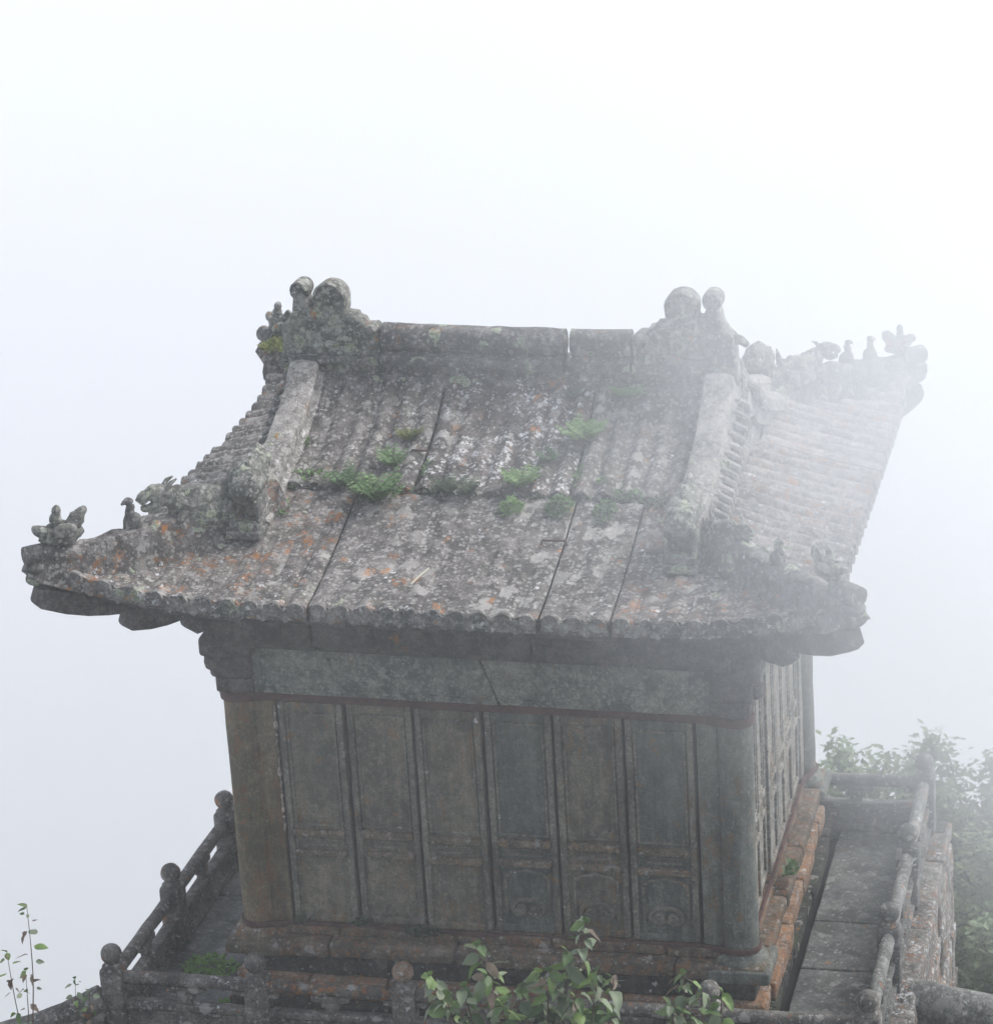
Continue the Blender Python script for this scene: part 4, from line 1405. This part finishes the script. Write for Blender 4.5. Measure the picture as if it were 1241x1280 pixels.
def hips():
    figs = {(-1, -1): [.60], (1, -1): [.62], (1, 1): [.56, .72], (-1, 1): [.6]}
    for sx in (-1, 1):
        for sy in (-1, 1):
            def HP(s, dz=0.0):
                """s: 0 at the gable foot, 1 at the eave corner"""
                e = .86 * (1 - s) - .0
                side = 0 if sy < 0 else 2
                a = (E - e) * sx if side == 0 else -(E - e) * sx
                return RP(side, a, e, dz)
            d = (HP(1) - HP(.2)); d.z = 0; d.normalize()
            n = 34
            HR = lambda s_, dz=0.0: HP(s_, dz + .30 * max(0, s_) * max(0, 1 - s_))
            s_a = .02 if (sx, sy) == (1, -1) else -.22
            path = [HR(s_a + (1.03 - s_a) * i / n, -.03 if sx < 0 or sy > 0 else -.06) for i in range(n + 1)]
            pr = [(-.15, -.14), (-.12, -.05), (-.095, .03), (-.08, .09), (-.072, .14), (-.055, .18), (-.015, .198), (.015, .198), (.055, .18), (.072, .14), (.08, .09), (.095, .03), (.12, -.05), (.15, -.14)]
            tp = [1 - .5 * max(0, (i / n - .72) / .28) ** 1.5 for i in range(n + 1)]
            mb = MB(); sweep(mb, path, pr, amp=.022, sc=11, scale=tp)
            mat = M['roof_orange'] if sx < 0 else M['ridge']
            rt = part('hip_ridge', mb, mat)
            # roll projecting at the tip, and stacked rounded tile ends below it
            mb = MB()
            tip = HP(1.0, .055)
            lathe_axis = [tip - d * .12, tip + d * .03, tip + d * .085]
            tube(mb, lathe_axis, .062, 12, amp=.005)
            part('tip_tile', mb, M['ridge'], rt)
            for k, (dd, dz, r_) in enumerate(((.03, -.03, .065), (.01, -.10, .07))):
                mb = MB()
                q = HP(1.0, dz)
                blob(mb, q + d * dd, (r_ * 1.2, r_ * 1.2, r_ * .62), 12, 7, amp=.008)
                part('tip_tile', mb, M['ridge'], rt)
            mb = MB(); beast(mb, HR(.22, .07), d, {(1, -1): .7, (1, 1): .95}.get((sx, sy), 1.15))
            part('hip_beast', mb, M['carving'], rt)
            for f_ in figs[(sx, sy)]:
                mb = MB(); seated(mb, HR(f_, .15 if sx < 0 or sy > 0 else .12), d, {(1, -1): .17, (1, 1): .17}.get((sx, sy), .20))
                part('ridge_figure', mb, M['ridge'], rt)
            mb = MB(); corner_figure(mb, HR(.91, .16), d, .8 if sx > 0 else 1.0)
            part('corner_figure', mb, M['carving'], rt)
            # corner beam under the eave: three stepped, round nosed lengths
            for (s0, s1, zb, hh, ww) in ((.52, 1.0, -.285, .14, .15), (.18, .66, -.42, .16, .15), (-.25, .34, -.56, .20, .16)):
                mb = MB()
                pth = [HP(s0 + (s1 - s0) * i / 6, 0) for i in range(7)]
                m = 7
                zz = [q.z + zb - (.03 if i < 5 else 0) for i, q in enumerate(pth)]
                pts = [Vector((q.x, q.y, q.z + zb + hh / 2)) for q in pth]
                pts.append(pts[-1] + d * .05 + Vector((0, 0, .02)))
                sc_ = [1, 1, 1, 1, 1, .97, .88, .62]
                sweep(mb, pts, [(-ww / 2, -hh / 2), (-ww / 2, hh / 2), (ww / 2, hh / 2), (ww / 2, -hh / 2), (ww * .25, -hh * .62), (-ww * .25, -hh * .62)], scale=sc_, amp=.008)
                part('corner_beam', mb, M['eave'])
hips()

# ---- iron cramps over the roof joints
for (x, y, L, ang) in ((2.16, -.18, .16, .05), (1.12, .66, .12, .0)):
    mb = MB()
    t_ = y - (YC - E)
    z = hprof(t_) + .035
    tube(mb, [(x - L / 2, y, z - .03), (x - L / 2 + .01, y, z), (x + L / 2 - .01, y + ang * .2, z), (x + L / 2, y + ang * .2, z - .03)], .008, 6)
    part('iron_cramp', mb, M['iron'])

# ================================================================ PLANTS
def leaf_mesh(name, L, W, curl, fold, mat, seed=0, rag=.0):
    """ovate leaf along +X, base at origin, with midrib fold and droop"""
    rnd = random.Random(seed)
    n = 7
    vs, fs = [], []
    for i in range(n + 1):
        t = i / n
        w_ = W * (math.sin(math.pi * t ** .72)) ** .85 * (1 + rag * rnd.uniform(-1, 1)) if 0 < i < n else 0.001
        x = L * t
        z = -curl * L * t * t + .02 * L * math.sin(t * 9 + seed)
        vs += [(x, -w_, z + fold * w_), (x, -w_ * .5, z + fold * w_ * .55), (x, 0, z), (x, w_ * .5, z + fold * w_ * .55), (x, w_, z + fold * w_)]
    for i in range(n):
        for k in range(4):
            b = i * 5 + k
            fs.append([b, b + 1, b + 6, b + 5])
    me = bpy.data.meshes.new(name)
    me.from_pydata(vs, [], fs)
    me.materials.append(mat)
    me.polygons.foreach_set('use_smooth', [True] * len(me.polygons))
    return me
LV = {}
for key, mk in (('g', 'leaf'), ('d', 'leaf_dull'), ('b', 'leaf_brown')):
    LV[key] = [leaf_mesh('leaf', 1.0, .29 if key != 'b' else .2, c, f, M[mk], i, .08 if key != 'b' else .3)
               for i, (c, f) in enumerate(((.35, .35), (.15, .2), (.55, .5), (.25, -.15)))]
def put_leaf(parent, p, dr, size, key, rnd, roll=None):
    me = rnd.choice(LV[key])
    o = bpy.data.objects.new('leaf', me)
    C.objects.link(o)
    o.parent = parent
    o.location = Vector(p) - WORG[parent.name]
    q = Vector(dr).to_track_quat('X', 'Z')
    o.rotation_mode = 'QUATERNION'
    from mathutils import Quaternion
    o.rotation_quaternion = q @ Quaternion((1, 0, 0), rnd.gauss(0, .55) if roll is None else roll)
    o.scale = (size, size * rnd.uniform(.85, 1.15), size)
    return o

def shrub(name, root, stems, label, cat, leaf=.10, per=9, seed=1, keys='ggdd', r0=.008, start=.35):
    rnd = random.Random(seed)
    t = thing(name, root, label, cat)
    root = Vector(root)
    for tip in stems:
        tip = Vector(tip)
        mid = root.lerp(tip, .55) + Vector((rnd.uniform(-.05, .05), rnd.uniform(-.05, .05), .05))
        q3 = root.lerp(tip, .82) + Vector((rnd.uniform(-.03, .03), rnd.uniform(-.03, .03), .02))
        path = spline([root + Vector((rnd.uniform(-.05, .05), rnd.uniform(-.05, .05), 0)), mid, q3, tip], 6)
        mb = MB()
        tube(mb, path, r0, 6, scale=[1.3 - 1.0 * i / (len(path) - 1) for i in range(len(path))])
        build('stem', mb, M['bark'], t)
        n = len(path)
        for k in range(per):
            f = start + (1 - start) * (k + rnd.random() * .6) / per
            f = min(f, .995)
            i = int(f * (n - 1))
            p = path[i].lerp(path[min(i + 1, n - 1)], f * (n - 1) - i)
            ang = k * 2.4 + rnd.uniform(-.5, .5)
            dr = Vector((math.cos(ang), math.sin(ang) * .8, rnd.uniform(-.75, .25)))
            key = rnd.choice(keys)
            if rnd.random() < .14: key = 'b'
            pet = p + dr.normalized() * .02
            put_leaf(t, pet, dr, leaf * rnd.uniform(.42, 1.2) * (.8 if f > .9 else 1), key, rnd)
        put_leaf(t, tip, Vector((rnd.uniform(-.4, .4), -.3, .6)), leaf * .7, 'g', rnd)
        put_leaf(t, tip, Vector((rnd.uniform(-.8, .8), -.6, -.1)), leaf * .8, 'g', rnd)
    return t
rs = random.Random(11)
shrub('broadleaf_shrub', (2.6, -3.0, terrain_h(2.6, -3.0) - .05),
      [(2.88, -3.0, 1.67), (2.80, -3.05, 1.52), (2.96, -3.1, 1.45), (2.70, -3.1, 1.42), (2.86, -3.2, 1.33), (3.0, -2.9, 1.30), (2.62, -3.0, 1.36),
       (2.30, -3.0, 1.50), (2.36, -3.1, 1.38), (2.22, -3.1, 1.30), (2.02, -3.0, 1.30), (2.12, -3.1, 1.24), (2.45, -3.2, 1.26), (2.52, -3.05, 1.30), (2.74, -3.3, 1.2), (3.02, -3.1, 1.18)],
      'large leafy shrub with drooping green leaves at the bottom middle, in front of the balustrade', 'shrub', leaf=.115, per=24, seed=4, start=.55)
shrub('broadleaf_shrub', (3.5, -3.05, terrain_h(3.5, -3.0) - .05),
      [(3.40, -3.0, 1.40), (3.50, -3.05, 1.36), (3.60, -3.0, 1.30), (3.34, -3.1, 1.28), (3.46, -3.15, 1.24)],
      'smaller leafy shrub just right of the large one, before the last front post', 'shrub', leaf=.10, per=24, seed=9, start=.62)
shrub('slender_sapling', (-.62, -2.5, terrain_h(-.6, -2.5) - .05),
      [(-.50, -2.5, 1.30), (-.66, -2.5, 1.0), (-.58, -2.45, .86)],
      'thin bare sapling with few pale leaves at the left edge', 'sapling', leaf=.075, per=11, seed=21, keys='dgb', r0=.005, start=.6)
shrub('slender_sapling', (-.3, -2.45, terrain_h(-.3, -2.5) - .05),
      [(-.30, -2.4, .80), (-.22, -2.4, .72)],
      'low green sprig beside the sloping parapet, right of the thin bare sapling', 'sapling', leaf=.055, per=9, seed=22, keys='gd', r0=.004, start=.75)

def bushes():
    specs = [
        ((4.62, 3.75, 0), (.40, .75, 1.15), 6500, 'green bush pressed against the right terrace wall, lowest of the bushes'),
        ((5.1, 3.0, 0), (.45, .7, 1.0), 3500, 'bush just above the log shaped parapet at the right edge'),
        ((4.65, 5.0, 0), (.60, .7, 1.35), 8000, 'bush behind the far corner post, between the low green bush and the misty skyline'),
        ((4.2, 6.2, 0), (.8, .8, 1.32), 8000, 'misty bush rising behind the far right corner of the balustrade'),
        ((3.2, 6.4, 0), (.7, .8, 1.22), 6500, 'pale bush in the fog behind the back balustrade beside the pavilion'),
        ((5.1, 6.2, 0), (.8, .9, 1.42), 8000, 'outermost misty bush at the right edge of the view'),
    ]
    for bi, (c, r, n, label) in enumerate(specs):
        rnd = random.Random(50 + bi)
        g = terrain_h(c[0], c[1])
        t = thing('hillside_bush', (c[0], c[1], g), label, 'bush')
        mb = MB()
        tips = []
        for k in range(12):
            a = rnd.uniform(0, 2 * math.pi)
            rr = rnd.uniform(.2, .95)
            tip = Vector((c[0] + r[0] * rr * math.cos(a), c[1] + r[1] * rr * math.sin(a), g + r[2] * rnd.uniform(.7, 1.25)))
            b = Vector((c[0] + rnd.uniform(-.1, .1), c[1] + rnd.uniform(-.1, .1), g - .1))
            pth = spline([b, b.lerp(tip, .5) + Vector((0, 0, .12)), tip], 6)
            tube(mb, pth, .014, 5, scale=[1.4 - 1.1 * i / (len(pth) - 1) for i in range(len(pth))])
            tips.append(pth)
        build('stem', mb, M['bark'], t)
        lb = MB()
        vs, fs = [], []
        for k in range(n):
            if rnd.random() < .35:
                pth = rnd.choice(tips)
                p = pth[rnd.randint(len(pth) // 2, len(pth) - 1)] + Vector((rnd.gauss(0, .06), rnd.gauss(0, .06), rnd.gauss(0, .06)))
            else:
                while True:
                    v = Vector((rnd.uniform(-1, 1), rnd.uniform(-1, 1), rnd.uniform(-.3, 1)))
                    if .35 < v.length < 1: break
                p = Vector((c[0] + v.x * r[0] * 1.1, c[1] + v.y * r[1] * 1.1, g + .1 + v.z * r[2]))
                if mn.noise(p * 3.2) < -.22: continue
            L = rnd.uniform(.045, .095)
            d = Vector((rnd.uniform(-1, 1), rnd.uniform(-1, 1), rnd.uniform(-.5, .5))).normalized()
            s = d.cross(Vector((rnd.uniform(-.4, .4), rnd.uniform(-.4, .4), 1))).normalized()
            u = s.cross(d)
            b = len(vs)
            vs += [p, p + d * L * .45 + s * L * .3 + u * L * .06, p + d * L, p + d * L * .45 - s * L * .3 + u * L * .06, p + d * L * .5 - u * L * .04]
            fs += [[b, b + 1, b + 4], [b + 1, b + 2, b + 4], [b + 2, b + 3, b + 4], [b + 3, b, b + 4]]
        lb.add(vs, fs)
        o = build('foliage', lb, M['bush'], t)
        o['kind'] = 'stuff'
bushes()

def frond(mb, p, d, L, leaflets=7, droop=.5, wl=.28):
    up = Vector((0, 0, 1))
    s = d.cross(up).normalized()
    pts = []
    for i in range(leaflets + 1):
        t = i / leaflets
        pts.append(p + d * (L * .85 * t) + up * (L * 1.05 * t - droop * L * t * t))
    tube(mb, pts, L * .012 + .0006, 4)
    for i in range(1, leaflets + 1):
        t = i / leaflets
        w_ = L * wl * math.sin(math.pi * (.18 + .8 * t)) + .004
        q = pts[i]
        for e in (-1, 1):
            o = s * e * w_ + d * w_ * .5 - up * w_ * .15
            h = d * (w_ * .34) + up * (w_ * .12)
            vs = [q, q + o * .5 + h, q + o, q + o * .5 - h]
            mb.add(vs, [[0, 1, 2, 3]])

def tuft(x, y, size, n, kind, label, flat=.6, cat='fern', name='roof_fern', seed=0, leaflets=6):
    size *= 1.2; n = int(n * 1.4)
    rnd = random.Random(seed * 13 + 5)
    t = y - (YC - E)
    z = hprof(t) + .02 - (x - XC) * .020
    mb = MB()
    for k in range(n):
        a = 2 * math.pi * k / n + rnd.uniform(-.4, .4)
        d = Vector((math.cos(a), math.sin(a), 0))
        p = Vector((x + rnd.gauss(0, size * .16), y + rnd.gauss(0, size * .12), z))
        frond(mb, p, d, size * rnd.uniform(.55, 1.1), leaflets, droop=rnd.uniform(.3, .9) * flat)
    o = build(name, mb, M[kind], org=(x, y, z))
    tag(o, label, cat)

def clump(x, y, rx, ry, n, kind, label, cat='plant', name='roof_plant', seed=0, L0=.03, high=.5, z=None):
    rnd = random.Random(seed * 7 + 1)
    t = y - (YC - E)
    z0 = (hprof(t) + .015 - (x - XC) * .020) if z is None else z
    mb = MB()
    for k in range(n):
        a = rnd.uniform(0, 6.28); r_ = math.sqrt(rnd.random())
        px, py = x + rx * r_ * math.cos(a), y + ry * r_ * math.sin(a)
        hz = z0 + (hprof(py - (YC - E)) - hprof(t) if z is None else 0) + rnd.random() * high * min(rx, ry) * (1.2 - r_)
        p = Vector((px, py, hz))
        d = Vector((rnd.uniform(-1, 1), rnd.uniform(-1, 1), rnd.uniform(-.1, .9))).normalized()
        s = d.cross(Vector((rnd.uniform(-.3, .3), rnd.uniform(-.3, .3), 1))).normalized()
        L = L0 * rnd.uniform(.6, 1.3)
        mb.add([p, p + d * L * .5 + s * L * .32, p + d * L, p + d * L * .5 - s * L * .32], [[0, 1, 2, 3]])
    o = build(name, mb, M[kind], org=(x, y, z0))
    tag(o, label, cat)

mb = MB()
_r2 = random.Random(77)
for k in range(900):
    x = _r2.uniform(.2, 2.95); y = .28 + .02 * mn.noise(Vector((x * 5, 1, 0))) + _r2.gauss(0, .012)
    if mn.noise(Vector((x * 2.6, 4, 0))) < -.05: continue
    p = Vector((x, y, hprof(y - (YC - E)) + _r2.uniform(-.01, .02) - (x - XC) * .020))
    d = Vector((_r2.uniform(-1, 1), _r2.uniform(-1, 1), _r2.uniform(0, 1))).normalized(); q = d.cross(Vector((0, 0, 1))).normalized()
    L = _r2.uniform(.012, .03)
    mb.add([p, p + d * L * .5 + q * L * .3, p + d * L, p + d * L * .5 - q * L * .3], [[0, 1, 2, 3]])
tag(build('joint_moss', mb, M['fern_dark']), 'dark moss filling the long horizontal joint across the roof', 'moss', kind='stuff')
tuft(.95, .17, .17, 26, 'fern', 'largest spreading green fern, on the roof joint left of centre', seed=1)
tuft(.70, .30, .11, 16, 'fern', 'loose fern on the roof joint just left of the largest fern', seed=2)
clump(.45, .38, .14, .06, 110, 'fern', 'low green and yellow weeds on the roof joint beside the left descending ridge', seed=3)
tuft(1.38, .28, .10, 18, 'fern_dark', 'dark green fern right of the largest fern, on the same roof joint', seed=4)
tuft(1.53, .27, .10, 16, 'fern_dark', 'dark drooping fern at the middle of the roof joint', seed=5)
tuft(1.84, .36, .13, 24, 'fern', 'light green fern hugging the roof joint right of the middle', seed=6)
clump(1.83, .13, .08, .08, 240, 'fern', 'round green plant hanging below the joint under the light green fern', seed=7, L0=.028, high=.9)
clump(2.13, .15, .085, .10, 320, 'fern', 'dense round green cushion plant at the top of the widest lower crack', seed=8, L0=.028, high=1.0)
tuft(2.15, .85, .16, 22, 'fern', 'tall leafy fern in the upper right crack of the roof', seed=9, flat=1.0)
tuft(1.97, .62, .08, 12, 'fern', 'small fern lying left of the upper right crack', seed=10)
clump(2.42, .14, .07, .11, 200, 'fern', 'trailing green plant right of the round cushion plant', seed=11, L0=.028, high=.8)
clump(2.53, .32, .08, .05, 130, 'fern', 'small bright green plant highest of the pair at the right roof joint', seed=12, L0=.03)
clump(2.36, .44, .05, .04, 60, 'fern', 'tiny green sprig above the right roof joint', seed=13)
tuft(1.02, .78, .09, 14, 'moss', 'yellowish dry fern left of the upper left crack', seed=14)
tuft(.97, .52, .12, 14, 'fern', 'thin trailing fern on the upper left slab', seed=15)
clump(1.20, .50, .03, .09, 50, 'fern', 'thin line of weeds growing in the upper left crack', seed=16)
clump(2.20, .48, .04, .12, 80, 'fern', 'thin line of weeds growing in the upper right crack', seed=17)
tuft(2.39, 1.17, .12, 14, 'fern', 'wispy pale fern under the ridge in the mist', seed=18, flat=1.1)
tuft(2.02, 1.15, .09, 12, 'fern_dark', 'dull dark fern under the ridge left of the wispy one', seed=19)
clump(.33, .70, .05, .05, 50, 'fern', 'small green weed at the foot of the left descending ridge', seed=20)
clump(.37, .05, .04, .08, 70, 'fern', 'green weed beside the carved end of the left descending ridge', seed=21)
clump(2.75, .25, .10, .07, 90, 'fern_dark', 'scrubby dark weed beside the right descending ridge', seed=22)
clump(3.12, -.05, .06, .08, 90, 'fern', 'pale green weed right of the right carved ridge end', seed=23)
clump(-.70, 3.42, .12, .14, 420, 'moss', 'yellow green moss on the far left roof corner', cat='moss', name='roof_moss', seed=24, z=2.88, L0=.035)
# terrace weeds
clump(-.52, .35, .2, .16, 340, 'floor_moss', 'bright green moss patch on the floor behind the left corner post', cat='moss', name='floor_moss', seed=30, z=FZ + .0, L0=.04)
clump(-.25, -.2, .08, .1, 160, 'floor_moss', 'green weed under the left column base', name='floor_weed', seed=31, z=FZ + .0, L0=.045)
clump(-.6, -.42, .16, .07, 160, 'floor_moss', 'green weeds seen through the first front bay', name='floor_weed', seed=32, z=FZ + .0, L0=.05)
clump(-.12, -.38, .08, .06, 120, 'floor_moss', 'small green weed left of the second front post', name='floor_weed', seed=33, z=FZ + .0, L0=.05)
clump(.72, -.10, .05, .03, 60, 'fern_dark', 'small fern at the foot of the second door panel', name='wall_weed', seed=34, z=.02, L0=.05, high=2)
clump(1.15, -.12, .12, .04, 110, 'fern_dark', 'dull ferns at the foot of the third door panel', name='wall_weed', seed=35, z=-.02, L0=.05, high=2)
clump(.33, -.12, .04, .03, 40, 'fern_dark', 'tiny weed at the foot of the first door panel', name='wall_weed', seed=36, z=.02, L0=.045, high=2)
clump(3.36, 1.05, .04, .10, 60, 'fern', 'small weed on the ledge of the right side wall', name='wall_weed', seed=37, z=-.02, L0=.05, high=2)
# pale straw lying on the lower slab
mb = MB(); tube(mb, [(1.40, -.72, 2.66), (1.43, -.64, 2.68), (1.47, -.55, 2.70)], .006, 5)
tag(build('straw_stalk', mb, M['straw']), 'pale dry straw stalk lying on the lower roof slab', 'straw')
